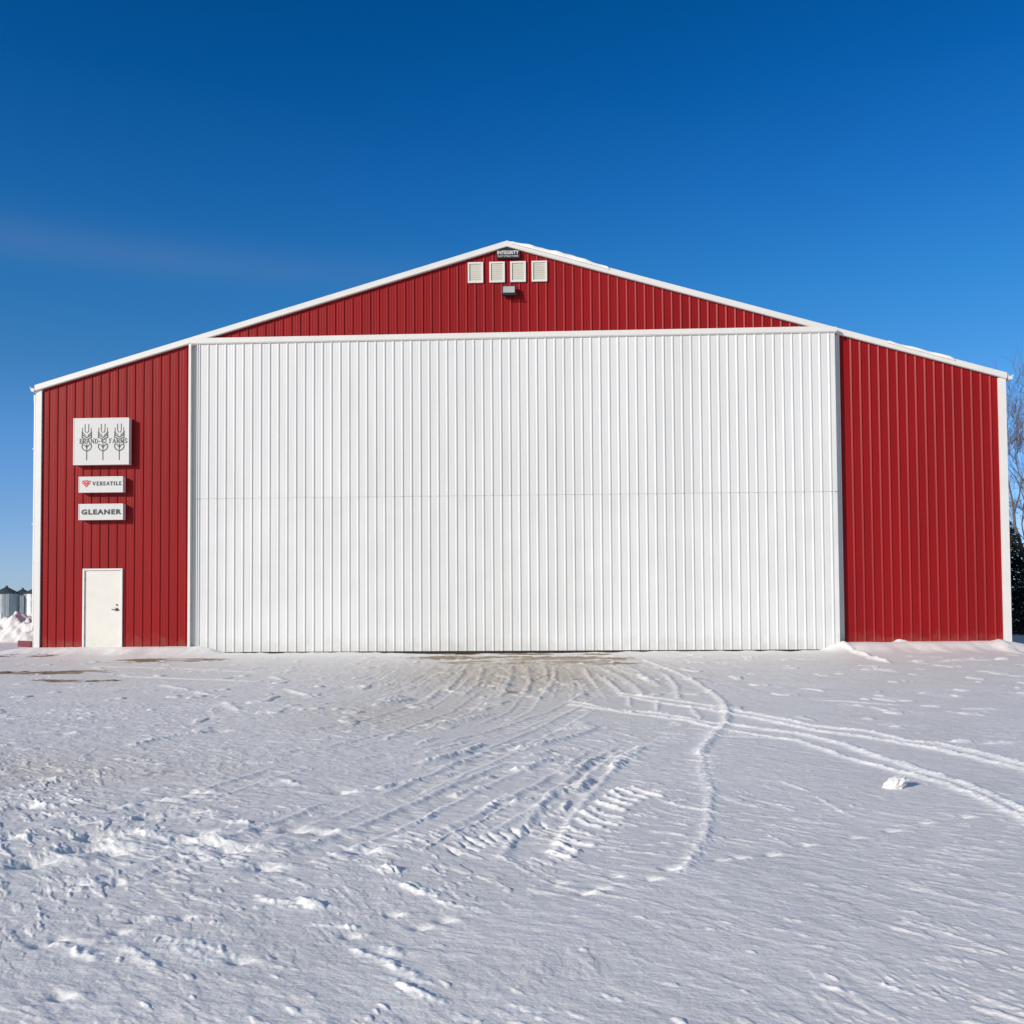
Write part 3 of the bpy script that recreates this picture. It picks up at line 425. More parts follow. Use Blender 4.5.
def side_wall(sgn):
    mb = MB(); P = rib_profile(.10, DEPTH, .05)
    vs = []; fs = []
    for y, o_ in P:
        x = sgn*(12.50 + o_); vs += [(x, y, -.6), (x, y, 6.98)]
    for i in range(len(P)-1): fs.append((2*i, 2*i+2, 2*i+3, 2*i+1))
    mb.add(vs, fs); mb.build('side_wall', M['red'], shed)
side_wall(-1); side_wall(1)
MB().add([(-12.50, DEPTH, -.6), (12.50, DEPTH, -.6), (12.50, DEPTH, 6.98), (RU, DEPTH, 10.6), (-12.50, DEPTH, 6.98)], [(0, 1, 2, 3, 4)]).build('back_wall', M['red'], shed)
def slope_board(mb, sg, b, dt, db, y0, y1, mid=RU):
    """board following one roof slope from the ridge to u = b; dt, db below the trim's top line"""
    q = [(mid, RIDGE-dt), (b, top(b)-dt), (b, top(b)-db), (mid, RIDGE-db)]
    mb.prism(q[::sg], y0, y1)
rf = MB()
for sg in (-1, 1): slope_board(rf, sg, sg*12.62, .02, .085, -.07, DEPTH+.1)
rf.build('roof', M['white'], shed)
# rake trim: a folded white board along each slope
for sg, e in ((-1, -12.606), (1, 12.57)):
    t = MB()
    slope_board(t, sg, e, 0, FT, -.100, -.072)
    slope_board(t, sg, e, FT-.012, FT+.001, -.0715, -.0245)
    slope_board(t, sg, e, -.004, .012, -.0715, .12)
    slope_board(t, sg, e, FT-.03, FT-.012, -.110, -.1005)
    t.build('rake_trim', M['trim'], shed)
# corner trims
def corner(sg):
    t = MB(); a, b = (12.435, 12.595) if sg < 0 else (12.37, 12.56)
    x0, x1 = sorted((sg*a, sg*b)); zt = top(sg*12.6) - .11
    t.box(x0, x1, -.052, -.040, -.3, zt)
    xi0, xi1 = sorted((sg*a, sg*(a+.014))); t.box(xi0, xi1, -.0395, .0, -.3, zt)
    xo0, xo1 = sorted((sg*(b-.014), sg*b)); t.box(xo0, xo1, -.0395, .16, -.3, zt)
    t.build('corner_trim', M['trim'], shed)
corner(-1); corner(1)
# gutters and downspouts
def gutter(sg):
    t = MB(); z = top(sg*12.62) - .055; g = 0 if sg > 0 else .0
    prof = [(12.625, z-.02), (12.625, z-.10), (12.67, z-.10), (12.71, z-.01), (12.71, z+.012), (12.722, z+.012), (12.722, z-.02), (12.68, z-.112), (12.614, z-.112), (12.614, z-.02)]
    t.prism([(sg*x, zz) for x, zz in prof][::-sg], -.11, DEPTH)
    t.box(*sorted((sg*12.62, sg*12.70)), -.113, -.1105, z-.10, z-.03)
    t.build('gutter', M['trim'], shed)
gutter(-1); gutter(1)
def downspout(sg, y):
    t = MB()
    t.tube([(sg*12.665, y, 6.86), (sg*12.665, y, 6.75), (sg*12.655, y, 6.60), (sg*12.655, y, .75), (sg*12.69, y, .62), (sg*12.86, y-.02, .56)], [.036]*6, 10)
    for z in (5.4, 3.4, 1.4): t.box(*sorted((sg*12.60, sg*12.70)), y-.047, y+.047, z, z+.03)
    if sg > 0: t.tube([(sg*12.83, y-.02, .53), (sg*12.82, y-.02, -.1)], [.015, .015], 6)
    t.build('downspout', M['trim'], shed)
downspout(-1, .05); downspout(1, 2.2)

# --- big two-leaf lifting door
OUT = -.25                                   # the door hangs this far in front of the wall
door = MB()
def panel(name, z0, z1):
    mb = MB()
    sheet(mb, -8.15, 8.205, lambda u: z0, lambda u: z1, y=OUT, phase=.47 - .018, asym=False)
    mb.box(-8.155, 8.21, OUT+.004, OUT+.06, z0, z1)
    for x0, x1 in ((-8.180, -8.1555), (8.2105, 8.235)):
        mb.box(x0, x1, OUT-.024, OUT+.10, z0, z1)
    return mb
# the door is a sub-assembly: leaves, header, seal are its parts
dr = MB().box(-8.12, 8.17, OUT+.062, OUT+.10, .05, 8.0).box(-8.14, 8.19, OUT+.010, OUT+.0615, 3.9905, 4.0115).build('lifting_door', M['white'], shed)
dr['label'] = 'full width white ribbed steel door folded flat shut in two leaves'
panel('a', 4.012, 8.055).build('upper_leaf', M['white'], dr)
panel('b', .035, 3.990).build('lower_leaf', M['white_low'], dr)
MB().box(-8.17, 8.22, OUT+.012, OUT+.05, -.10, .034).build('bottom_seal', M['rubber'], dr)
hd = MB()
hd.box(-8.33, 8.29, OUT-.045, -.03, 8.055, 8.19)
hd.box(-8.33, 8.29, OUT-.060, OUT-.0455, 8.072, 8.165)
hd.box(-8.0, 8.0, OUT+.0, -.03, 8.1905, 8.225)
hd.build('door_header', M['trim'], shed, bevel=.006)
for sg in (-1, 1):
    jb = MB(); jb.box(*((-8.372, -8.10) if sg < 0 else (8.16, 8.39)), -.030, .02, -.2, 8.0545)
    jb.build('door_jamb', M['white'], shed)
MB().box(-8.436, -8.376, -.175, -.002, -.2, 8.10).build('jamb_trim', M['trim'], shed)
MB().box(8.392, 8.419, -.040, -.002, -.2, 8.12).build('jamb_trim', M['trim'], shed)

# --- entry door
ed = MB()
ed.box(-11.290, -11.240, -.055, .03, -.1, 2.226); ed.box(-10.272, -10.222, -.055, .03, -.1, 2.226); ed.box(-11.2395, -10.2725, -.055, .03, 2.176, 2.226)
entry = ed.build('entry_door', M['trim'], shed, bevel=.004)
entry['label'] = 'plain cream pedestrian door in a white frame'
lf = MB().box(-11.238, -10.274, -.022, .02, .10, 2.172).build('door_leaf', M['leaf'], entry, bevel=.003)
h_ = MB(); h_.tube([(-10.375, -.020, 1.15), (-10.375, -.036, 1.15)], [.042, .042], 16); h_.tube([(-10.375, -.034, 1.15), (-10.375, -.08, 1.15)], [.014, .014], 8)
h_.tube([(-10.365, -.078, 1.15), (-10.49, -.082, 1.145)], [.015, .012], 8)
h_.build('door_handle', M['steel'], entry)
MB().tube([(-10.375, -.020, 1.27), (-10.375, -.036, 1.27)], [.024, .024], 12).build('deadbolt', M['steel'], entry)
MB().box(-11.238, -10.274, -.05, .06, .0, .095).build('threshold', M['galv'], entry)
for z in (.45, 1.2, 1.95):
    MB().tube([(-11.240, -.026, z-.05), (-11.240, -.026, z+.05)], [.008, .008], 6).build('hinge', M['steel'], entry)

# --- gable vents
def vent(u0):
    f = MB(); x0, x1, z0, z1 = u0, u0+.402, 9.596, 10.138; t = .042
    f.box(x0, x0+t, -.055, -.003, z0, z1); f.box(x1-t, x1, -.055, -.003, z0, z1)
    f.box(x0+t+.0005, x1-t-.0005, -.055, -.003, z0, z0+t); f.box(x0+t+.0005, x1-t-.0005, -.055, -.003, z1-t, z1)
    v = f.build('gable_vent', M['trim'], shed)
    s = MB(); n = 9; hh = (z1-z0-2*t)/n
    for i in range(n):
        za = z0+t+i*hh
        s.add([(x0+t, -.036, za), (x1-t, -.036, za), (x1-t, -.026, za+hh*1.05), (x0+t, -.026, za+hh*1.05)], [(0, 1, 2, 3)])
    s.add([(x0+t, -.0235, z0+t), (x1-t, -.0235, z0+t), (x1-t, -.0235, z1-t), (x0+t, -.0235, z1-t)], [(0, 1, 2, 3)])
    s.build('louvre', M['louvre'], v)
for u0 in (-1.101, -.538, .010, .563): vent(u0)

# ------------------------------------------------------------------ lettering
def text(body, x0, x1, z, h, y, mat, parent, name='lettering', bold=0.0, ext=.004, space=1.0):
    cu = bpy.data.curves.new('t', 'FONT'); cu.body = body; cu.extrude = ext; cu.offset = bold; cu.space_character = space; cu.resolution_u = 3
    o = bpy.data.objects.new('t', cu); COL.objects.link(o)
    dg = bpy.context.evaluated_depsgraph_get(); me = bpy.data.meshes.new_from_object(o.evaluated_get(dg))
    bpy.data.objects.remove(o)
    xs = [v.co.x for v in me.vertices]; ys = [v.co.y for v in me.vertices]
    ax, bx, ay, by = min(xs), max(xs), min(ys), max(ys)
    for v in me.vertices:
        v.co = Vector((x0 + (v.co.x-ax)/(bx-ax)*(x1-x0), y - v.co.z, z + (v.co.y-ay)/(by-ay)*h))
    me.materials.clear(); me.materials.append(mat); me.name = name
    t = bpy.data.objects.new(name, me); COL.objects.link(t); t.parent = parent
    return t

def stroke(mb, pts, w, y, th=.004):
    """flat ribbon of width w through points (x, z), standing th proud"""
    for (x0, z0), (x1, z1) in zip(pts[:-1], pts[1:]):
        dx, dz = x1-x0, z1-z0; l = math.hypot(dx, dz) or 1; nx, nz = -dz/l*w/2, dx/l*w/2
        ex, ez = dx/l*w*.15, dz/l*w*.15
        q = [(x0-nx-ex, z0-nz-ez), (x1-nx+ex, z1-nz+ez), (x1+nx+ex, z1+nz+ez), (x0+nx-ex, z0+nz-ez)]
        yy = y - th - rng.random()*.0012
        mb.add([(a, yy, b) for a, b in q], [(0, 1, 2, 3)])

# serif capitals as strokes on a 0..1 square; (weight, points)
GL = {
 'B': (.72, [(1.4, [(.2, 0), (.2, 1)]), (.7, [(.0, 1), (.5, 1), (.68, .9), (.68, .64), (.5, .53), (.2, .53)]), (.9, [(.5, .53), (.75, .42), (.75, .12), (.5, 0), (0, 0)])]),
 'R': (.8, [(1.4, [(.2, 0), (.2, 1)]), (.8, [(0, 1), (.5, 1), (.7, .88), (.7, .64), (.5, .5), (.2, .5)]), (1.3, [(.42, .5), (.72, 0)]), (.6, [(0, 0), (.38, 0)]), (.6, [(.6, 0), (.9, 0)])]),
 'A': (.9, [(.7, [(.14, 0), (.47, 1)]), (1.4, [(.47, 1), (.8, 0)]), (.7, [(.25, .36), (.68, .36)]), (.6, [(0, 0), (.28, 0)]), (.6, [(.62, 0), (.95, 0)])]),
 'N': (.92, [(.7, [(.17, 0), (.17, 1)]), (1.4, [(.17, 1), (.78, 0)]), (.7, [(.78, 0), (.78, 1)]), (.6, [(0, 0), (.34, 0)]), (.6, [(0, 1), (.2, 1)]), (.6, [(.62, 1), (.95, 1)])]),
 'D': (.86, [(1.4, [(.2, 0), (.2, 1)]), (.8, [(0, 1), (.45, 1)]), (1.1, [(.45, 1), (.76, .78), (.8, .5), (.76, .22), (.45, 0)]), (.8, [(.45, 0), (0, 0)])]),
 '-': (.45, [(1.0, [(.05, .42), (.38, .42)])]),
 '4': (.7, [(.8, [(.5, 1), (.03, .32), (.7, .32)]), (1.3, [(.5, 1), (.5, 0)]), (.6, [(.34, 0), (.66, 0)])]),
 '2': (.66, [(1.0, [(.06, .76), (.2, .97), (.44, .97), (.58, .76), (.48, .5), (.04, .04)]), (1.2, [(.04, .04), (.6, .04)])]),
 'F': (.7, [(1.4, [(.2, 0), (.2, 1)]), (.8, [(0, 1), (.66, 1), (.66, .8)]), (.7, [(.2, .53), (.5, .53)]), (.6, [(0, 0), (.4, 0)])]),
 'M': (1.05, [(.7, [(.17, 0), (.2, 1)]), (1.3, [(.2, 1), (.52, .06)]), (.8, [(.52, .06), (.85, 1)]), (1.4, [(.85, 1), (.9, 0)]), (.6, [(0, 0), (.34, 0)]), (.6, [(.73, 0), (1.06, 0)]), (.6, [(.02, 1), (.22, 1)]), (.6, [(.83, 1), (1.04, 1)])]),
 'S': (.6, [(1.1, [(.54, .8), (.42, .98), (.16, .98), (.06, .78), (.14, .6), (.46, .42), (.56, .22), (.44, .02), (.16, .02), (.04, .2)]), (.6, [(.54, .76), (.54, 1)]), (.6, [(.04, 0), (.04, .26)])]),
 'V': (.9, [(1.4, [(.14, 1), (.48, 0)]), (.7, [(.48, 0), (.8, 1)]), (.6, [(0, 1), (.32, 1)]), (.6, [(.64, 1), (.94, 1)])]),
 'E': (.72, [(1.4, [(.2, 0), (.2, 1)]), (.8, [(0, 1), (.62, 1), (.62, .8)]), (.7, [(.2, .52), (.48, .52)]), (.8, [(0, 0), (.66, 0), (.66, .22)])]),
 'T': (.76, [(1.4, [(.38, 0), (.38, 1)]), (.8, [(.03, .78), (.03, 1), (.73, 1), (.73, .78)]), (.6, [(.2, 0), (.56, 0)])]),
 'I': (.4, [(1.4, [(.2, 0), (.2, 1)]), (.6, [(.02, 0), (.38, 0)]), (.6, [(.02, 1), (.38, 1)])]),
 'L': (.68, [(1.4, [(.2, 0), (.2, 1)]), (.6, [(.02, 1), (.4, 1)]), (.8, [(0, 0), (.62, 0), (.62, .24)])]),
 ' ': (.35, []),
}
def serif(body, x0, x1, z, h, w, y, mat, parent, gap=.12):
    tot = sum(GL[c][0] + gap for c in body) - gap; k = (x1-x0)/tot; x = x0; mb = MB()
    for c in body:
        wd, st = GL[c]
        for wt, pts in st: stroke(mb, [(x + a*k, z + b*h) for a, b in pts], w*wt, y)
        x += (wd+gap)*k
    return mb.build('lettering', mat, parent)

def sign_box(name, x0, x1, z0, z1, label, d=.165):
    """light-box sign on the left wall; local frame at its lower middle against the wall"""
    cx = (x0+x1)/2
    wpos = Vector((0, D0, 0)) + Matrix.Rotation(-YAW, 3, 'Z') @ Vector((cx, -.021, z0))
    root = empty(name, wpos, -YAW); tag(root, label, 'sign', 'sign boxes stacked on the left red wall')
    w = (x1-x0)/2; h = z1-z0
    b = MB(); b.box(-w, w, -d, 0, 0, h); b.build('sign_case', M['signcase'], root, bevel=.008)
    f = MB(); f.box(-w+.022, w-.022, -d-.003, -d+.001, .022, h-.022); f.build('sign_face', M['signface'], root)
    r_ = MB(); t = .02
    r_.box(-w-.002, -w+t, -d-.009, -d+.01, -.002, h+.002); r_.box(w-t, w+.002, -d-.009, -d+.01, -.002, h+.002)
    r_.box(-w+t+.0005, w-t-.0005, -d-.009, -d+.01, -.002, t); r_.box(-w+t+.0005, w-t-.0005, -d-.009, -d+.01, h-t, h+.002)
    r_.build('sign_rim', M['trim'], root)
    return root, w, h, -d-.004

s1, w, h, yf = sign_box('farm_sign', -11.495, -10.012, 4.945, 6.172, 'large almost square white sign box with three grey wheat ears, highest on the left wall')
def ear(cx):
    e = MB(); S = .0115/1.0
    P = lambda *pp: [(cx + a*1.0, b - .03) for a, b in pp]
    for sg in (-1, 1):
        # awns
        stroke(e, P((sg*.05, 1.10), (sg*.05, .93), (sg*.018, .87)), .017, yf)
        stroke(e, P((sg*.115, 1.00), (sg*.115, .88), (sg*.03, .80)), .015, yf)
        # nested grains
        stroke(e, P((sg*.125, .90), (sg*.115, .82), (0, .745)), .026, yf)
        stroke(e, P((sg*.125, .82), (sg*.125, .755), (sg*.02, .70)), .024, yf)
        stroke(e, P((sg*.125, .775), (sg*.125, .735)), .026, yf)
        # lower leaves curling round the stalk
        stroke(e, P((sg*.115, .575), (sg*.128, .50), (sg*.09, .43), (0, .385)), .023, yf)
        stroke(e, P((sg*.115, .575), (sg*.05, .545), (0, .475)), .019, yf)
    stroke(e, P((0, .56), (0, .44)), .028, yf)
    stroke(e, P((0, .71), (0, .54)), .006, yf)
    stroke(e, P((0, .42), (0, .15)), .021, yf)
    e.build('wheat_ear', M['grey_ink'], s1)
for k in (-.435, 0, .436): ear(k + .052)
serif('BRAND-42 FARMS', -.58, .695, .565, .115, .014, yf-.0015, M['grey_ink'], s1)

s2, w, h, yf = sign_box('dealer_sign', -11.342, -10.165, 4.218, 4.630, 'narrow white sign box with a red arrow mark before its dark lettering')
e = MB()
for a, b in (((-.53, .315), .21), ((-.47, .335), .13)): pass
stroke(e, [(-.50, .29), (-.45, .29), (-.385, .22), (-.32, .29), (-.27, .29)], .038, yf)
stroke(e, [(-.49, .235), (-.455, .235), (-.385, .15), (-.315, .235), (-.28, .235)], .032, yf)
stroke(e, [(-.42, .325), (-.385, .285), (-.35, .325)], .020, yf)
e.build('chevron_mark', M['red_ink'], s2)
serif('VERSATILE', -.22, .555, .185, .09, .018, yf, M['ink'], s2, gap=.22)

s3, w, h, yf = sign_box('letter_sign', -11.338, -10.160, 3.497, 3.913, 'narrow white sign box with only bold wide black capitals, lowest one on the left wall')
text('GLEANER', -.515, .555, .135, .14, yf, M['ink'], s3, bold=.05, space=1.2)

# peaked builder's plate right under the ridge
def at_wall(u, y, z): return Vector((0, D0, 0)) + Matrix.Rotation(-YAW, 3, 'Z') @ Vector((u, y, z))
bp = empty('builder_plate', at_wall(-.042, -.021, 10.165), -YAW)
tag(bp, 'small peaked black plate with white lettering right under the roof ridge', 'sign')
MB().prism([(-.30, .045), (.30, .045), (.30, .235), (0, .315), (-.31, .235)], -.075, 0).build('plate', M['black'], bp)
text('INTEGRITY', -.28, .28, .145, .095, -.079, M['signface'], bp, bold=.03)
text('POST STRUCTURES', -.265, .265, .075, .042, -.079, M['signface'], bp, bold=.012)

# floodlight
fl = empty('floodlight', at_wall(-.022, -.021, 9.205), -YAW)
tag(fl, 'small black box floodlight with a grey lens on the gable below the vents', 'floodlight')
b = MB(); b.add([(-.165, -.20, .03), (.165, -.20, .03), (.165, -.05, -.0), (-.165, -.05, -.0), (-.165, -.15, .235), (.165, -.15, .235), (.165, -.03, .235), (-.165, -.03, .235)],
      [(0,3,2,1),(4,5,6,7),(0,1,5,4),(1,2,6,5),(2,3,7,6),(3,0,4,7)])
b.build('housing', M['black'], fl, bevel=.012)
MB().add([(-.135, -.2022, .055), (.135, -.2022, .055), (.135, -.1582, .222), (-.135, -.1582, .222)], [(0, 1, 2, 3)]).build('lens', M['lens'], fl)
b = MB(); b.box(-.06, .06, -.045, 0, .06, .17); b.box(-.175, .175, -.225, -.20, -.005, .018); b.build('bracket', M['black'], fl); fl.scale = (1.1, 1.0, 1.06)

# ------------------------------------------------------------------ snow lying on the right roof slope
def roof_snow(u0, u1, hf, label):
    nu, ny = 60, 26
    us = np.linspace(u0, u1, nu); vs = []; fs = []
    for j in range(ny):
        y = -.12 + (j/(ny-1))**1.6*9
        for i, u in enumerate(us):
            e_ = min(1, (ny-1-j)/5.0)
            hh = max(0, hf(u)*e_*(1 + .25*math.sin(u*5+y*2.1)*.5 + .12*math.sin(u*17+y*9)))
            if j == 0: hh *= .45
            vs.append((u, y + .02*math.sin(u*9), top(u) - .035 + hh + (.04 if hh > 0 else 0)))
    for j in range(ny-1):
        for i in range(nu-1):
            a = j*nu+i; fs.append((a, a+1, a+1+nu, a+nu))
    k = len(vs)
    vs += [(u, -.12, top(u)-.05) for u in us]
    for i in range(nu-1): fs.append((k+i, k+i+1, i+1, i))
    mb = MB(); mb.v = [tuple(at_wall(*v)) for v in vs]; mb.f = fs
    o = mb.build('roof_snow', M['loose'], None, smooth=True)
    tag(o, label, 'snow drift')
def h1(u): 
    t = (u-.02)/2.55; return .075*max(0, math.sin(math.pi*min(1, max(0, t)))**.7) if 0 < t < 1 else 0
def h2(u):
    t = (u-9.6)/1.7; return .05*t**1.6*(1-max(0, (t-.93)/.07)) if 0 < t < 1 else 0
roof_snow(.02, 2.57, h1, 'thick white snow drift on the right roof slope beside the ridge')
roof_snow(9.6, 11.3, h2, 'thin tapering snow patch on the right roof edge near the eave')

# ------------------------------------------------------------------ loose things on the snow
def lump_mesh(name, rx, ry, rz_, seed, amp, sub=4, loc=(0, 0, 0), mat=None, sc=3.0):
    bm = bmesh.new(); bmesh.ops.create_icosphere(bm, subdivisions=sub, radius=1)
    co = np.array([v.co[:] for v in bm.verts])
    n = fbm(co[:, 0]*sc+co[:, 2]*1.7*sc+seed, co[:, 1]*sc-co[:, 2]*sc+seed*2, seed, 4, .55)
    n = n + .5*np.abs(fbm(co[:, 0]*sc*2.3+3, co[:, 1]*sc*2.3+co[:, 2]*sc*2, seed+5, 3))
    for v, k in zip(bm.verts, n):
        v.co = Vector((v.co.x*rx, v.co.y*ry, v.co.z*rz_))*(1 + amp*float(k))
    me = bpy.data.meshes.new(name); bm.to_mesh(me); bm.free()
    for p in me.polygons: p.use_smooth = sub > 3
    me.materials.append(mat or M['loose'])
    o = bpy.data.objects.new(name, me); COL.objects.link(o); o.location = loc
    return o
o = lump_mesh('snow_chunk', .085, .07, .062, 7, .55, 3, (2.56, 6.41, .025)); o.scale = (1.0, .8, .62); o.rotation_euler = (0, R(-18), R(20))
tag(o, 'single loose block of white snow lying on the flat yard at the right', 'snow chunk')

def pile(name, x0, x1, y0, y1, hf, seed, label):
    nx, ny = 220, 110
    xs = np.linspace(x0, x1, nx); ys = np.linspace(y0, y1, ny)
    XX, YY = np.meshgrid(xs, ys); Xr, Yr = XX.ravel(), YY.ravel()
    base = hf(Xr, Yr)
    n = fbm(Xr*1.1, Yr*1.1, seed, 5, .6); blk = np.abs(fbm(Xr*2.6, Yr*2.6, seed+9, 3))
    z = base*(1 + .75*n + .35*blk) + .06*fbm(Xr*7, Yr*7, seed+20, 3)*sst(0, .3, base) - .12 + relief(Xr, Yr)[0]
    i = np.arange(ny-1)[:, None]*nx + np.arange(nx-1)[None, :]
    q = np.stack([i, i+1, i+1+nx, i+nx], -1).reshape(-1, 4)
    me = bpy.data.meshes.new(name); me.from_pydata(np.stack([Xr, Yr, z], 1).tolist(), [], q.tolist()); me.update()
    for p in me.polygons: p.use_smooth = True
    me.materials.append(M['loose']); o = bpy.data.objects.new(name, me); COL.objects.link(o)
    tag(o, label, 'snow pile'); return o
def hfp(x, y):
    e = sst(32.6, 34.2, y)*sst(40, 37.5, y)
    g1 = .82*np.exp(-((x+17.6)/1.5)**2); g2 = .48*np.exp(-((x+20.4)/2.6)**2); g3 = .5*np.exp(-((x+25.5)/2.0)**2)
    return e*(np.maximum(np.maximum(g1, g2), g3) + .25*np.minimum(g1, g2))*sst(-15.2, -16.4, x)*sst(-29, -27, x)
pile('snow_pile', -29, -15.2, 32.4, 40.2, hfp, 201, 'heaped lumpy plowed snow beside the left corner of the shed')

b = MB(); b.box(-.36, .0, -.03, .03, 0, .16); o = b.build('maroon_board', M['board'], None, bevel=.006)
o.location = (-12.64, 25.0, .17); o.rotation_euler = (0, R(3), R(-4))
tag(o, 'short maroon board standing half buried in snow by the left shed corner', 'board')

# ------------------------------------------------------------------ grain bins far to the left
def grain_bin(x, y, z, rad, hgt, label, seg=40):
    root = empty('grain_bin', (x, y, z), 0); tag(root, label, 'grain bin', 'grain bins far behind the snow pile')
    w = MB(); rings = 44; vs = []; fs = []
    for i in range(rings+1):
        rr = rad + (.05 if i % 2 else 0)
        for k in range(seg): vs.append((rr*math.cos(2*math.pi*k/seg), rr*math.sin(2*math.pi*k/seg), hgt*i/rings))
    for i in range(rings):
        for k in range(seg): fs.append((i*seg+k, i*seg+(k+1) % seg, (i+1)*seg+(k+1) % seg, (i+1)*seg+k))
    w.add(vs, fs).build('bin_wall', M['galv'], root)
    r_ = MB(); rt = rad*.52; vs = []; fs = []
    for rr, zz in ((rad*1.06, hgt-.10), (rad*.08, hgt+rt)):
        for k in range(seg): vs.append((rr*math.cos(2*math.pi*k/seg), rr*math.sin(2*math.pi*k/seg), zz))
    for k in range(seg): fs.append((k, (k+1) % seg, seg+(k+1) % seg, seg+k))
    r_.add(vs, fs)
    for k in range(0, seg, 2):
        a = 2*math.pi*k/seg
        r_.tube([(rad*1.06*math.cos(a), rad*1.06*math.sin(a), hgt-.06), (rad*.08*math.cos(a), rad*.08*math.sin(a), hgt+rt+.04)], [.05, .05], 4)
    r_.build('bin_roof', M['galvroof'], root)
    c = MB(); c.tube([(0, 0, hgt+rt-.05), (0, 0, hgt+rt+.35)], [rad*.11, rad*.11], 12); c.tube([(0, 0, hgt+rt+.35), (0, 0, hgt+rt+.55)], [rad*.14, .05], 12); c.build('roof_cap', M['galvroof'], root)
    l = MB(); a = -1.0
    for s in (-.22, .22): l.tube([((rad+.2)*math.cos(a)+s, (rad+.2)*math.sin(a), 0), ((rad+.2)*math.cos(a)+s, (rad+.2)*math.sin(a), hgt)], [.06, .06], 5)
    for i in range(18): z_ = .3+i*(hgt-.5)/18; l.tube([((rad+.2)*math.cos(a)-.22, (rad+.2)*math.sin(a), z_), ((rad+.2)*math.cos(a)+.22, (rad+.2)*math.sin(a), z_)], [.04, .04], 4)
    l.build('ladder', M['trim'], root)
    d_ = MB(); a = -1.75; d_.box(-.45, .45, -rad-.12, -rad*.97, .4, 2.2); d_.build('bin_hatch', M['trim'], root)
    return root
GB0 = -3.0
grain_bin(-147.4, 277, GB0, 3.45, 8.0, 'grey grain bin with dark cone roof, leftmost one that shows fully')
grain_bin(-153.0, 297, GB0-.1, 3.3, 7.9, 'dark side of a grain bin just behind the leftmost one')
grain_bin(-140.2, 280, GB0, 3.3, 8.0, 'bright grain bin partly hidden by the left shed corner')
mst = MB(); mst.tube([(0, 0, 0), (0, 0, 9.6)], [.12, .05], 6); mst.tube([(-.5, 0, 9.0), (.5, 0, 9.0)], [.05, .05], 5); mst.tube([(-.3, 0, 8.4), (.3, 0, 8.4)], [.05, .05], 5)
o = mst.build('antenna_mast', M['galvroof'], None); o.location = (-152.4, 296, GB0); tag(o, 'thin dark antenna mast standing between the grain bins', 'mast')

# ------------------------------------------------------------------ trees right of and behind the shed
def bare_tree(x, y, hgt, seed, label, lean=0.0, tr=.16, fork=.22):
    rg = random.Random(seed); z0 = gz(x, y) - .1
    root = empty('bare_tree', (x, y, z0)); tag(root, label, 'tree', 'trees right of the shed')
    tk = MB(); br = MB()
    def limb(mb, p, d, L, r, depth):
        n = 5 if depth < 2 else 4 if depth < 4 else 3
        pts = [p.copy()]; rr = [r]; q = p.copy(); dd = d.copy(); kids = []
        for i in range(n):
            wob_ = .16 if depth else .06
            dd = (dd + Vector((rg.gauss(0, wob_), rg.gauss(0, wob_), rg.gauss(0, wob_) + .05))).normalized()
            q = q + dd*(L/n); pts.append(q.copy()); rr.append(r*(1-(i+1)/n*.55)); kids.append((q.copy(), dd.copy(), rr[-1]))
        mb.tube(pts, rr, 7 if depth < 2 else 4 if depth < 4 else 3, cap=False)
        if depth >= 6 or L < .16: return
        cnt = rg.randint(3, 4) if depth < 5 else rg.randint(3, 5)
        for j in range(cnt):
            k = kids[-1] if j == 0 else rg.choice(kids[max(0, len(kids)//2-1):])
            side = Vector((rg.gauss(0, 1), rg.gauss(0, 1), rg.gauss(0, .6))).normalized()
            side = (side - k[1]*side.dot(k[1])).normalized()
            ang = rg.uniform(.3, .8) if j else rg.uniform(.05, .3)
            nd = (k[1]*math.cos(ang) + side*math.sin(ang) + Vector((0, 0, .10))).normalized()
            limb(br, k[0], nd, L*rg.uniform(.58, .82)*(1 if j else 1.05), max(.007, k[2]*(rg.uniform(.5, .75) if j else .9)), depth+1)
    d0 = Vector((lean, rg.uniform(-.05, .05), 1)).normalized()
    limb(tk, Vector((0, 0, 0)), d0, hgt*.27, tr, 0)
    tk.build('trunk', M['bark'], root, smooth=True); br.build('branches', M['twig'], root, smooth=True)
    return root

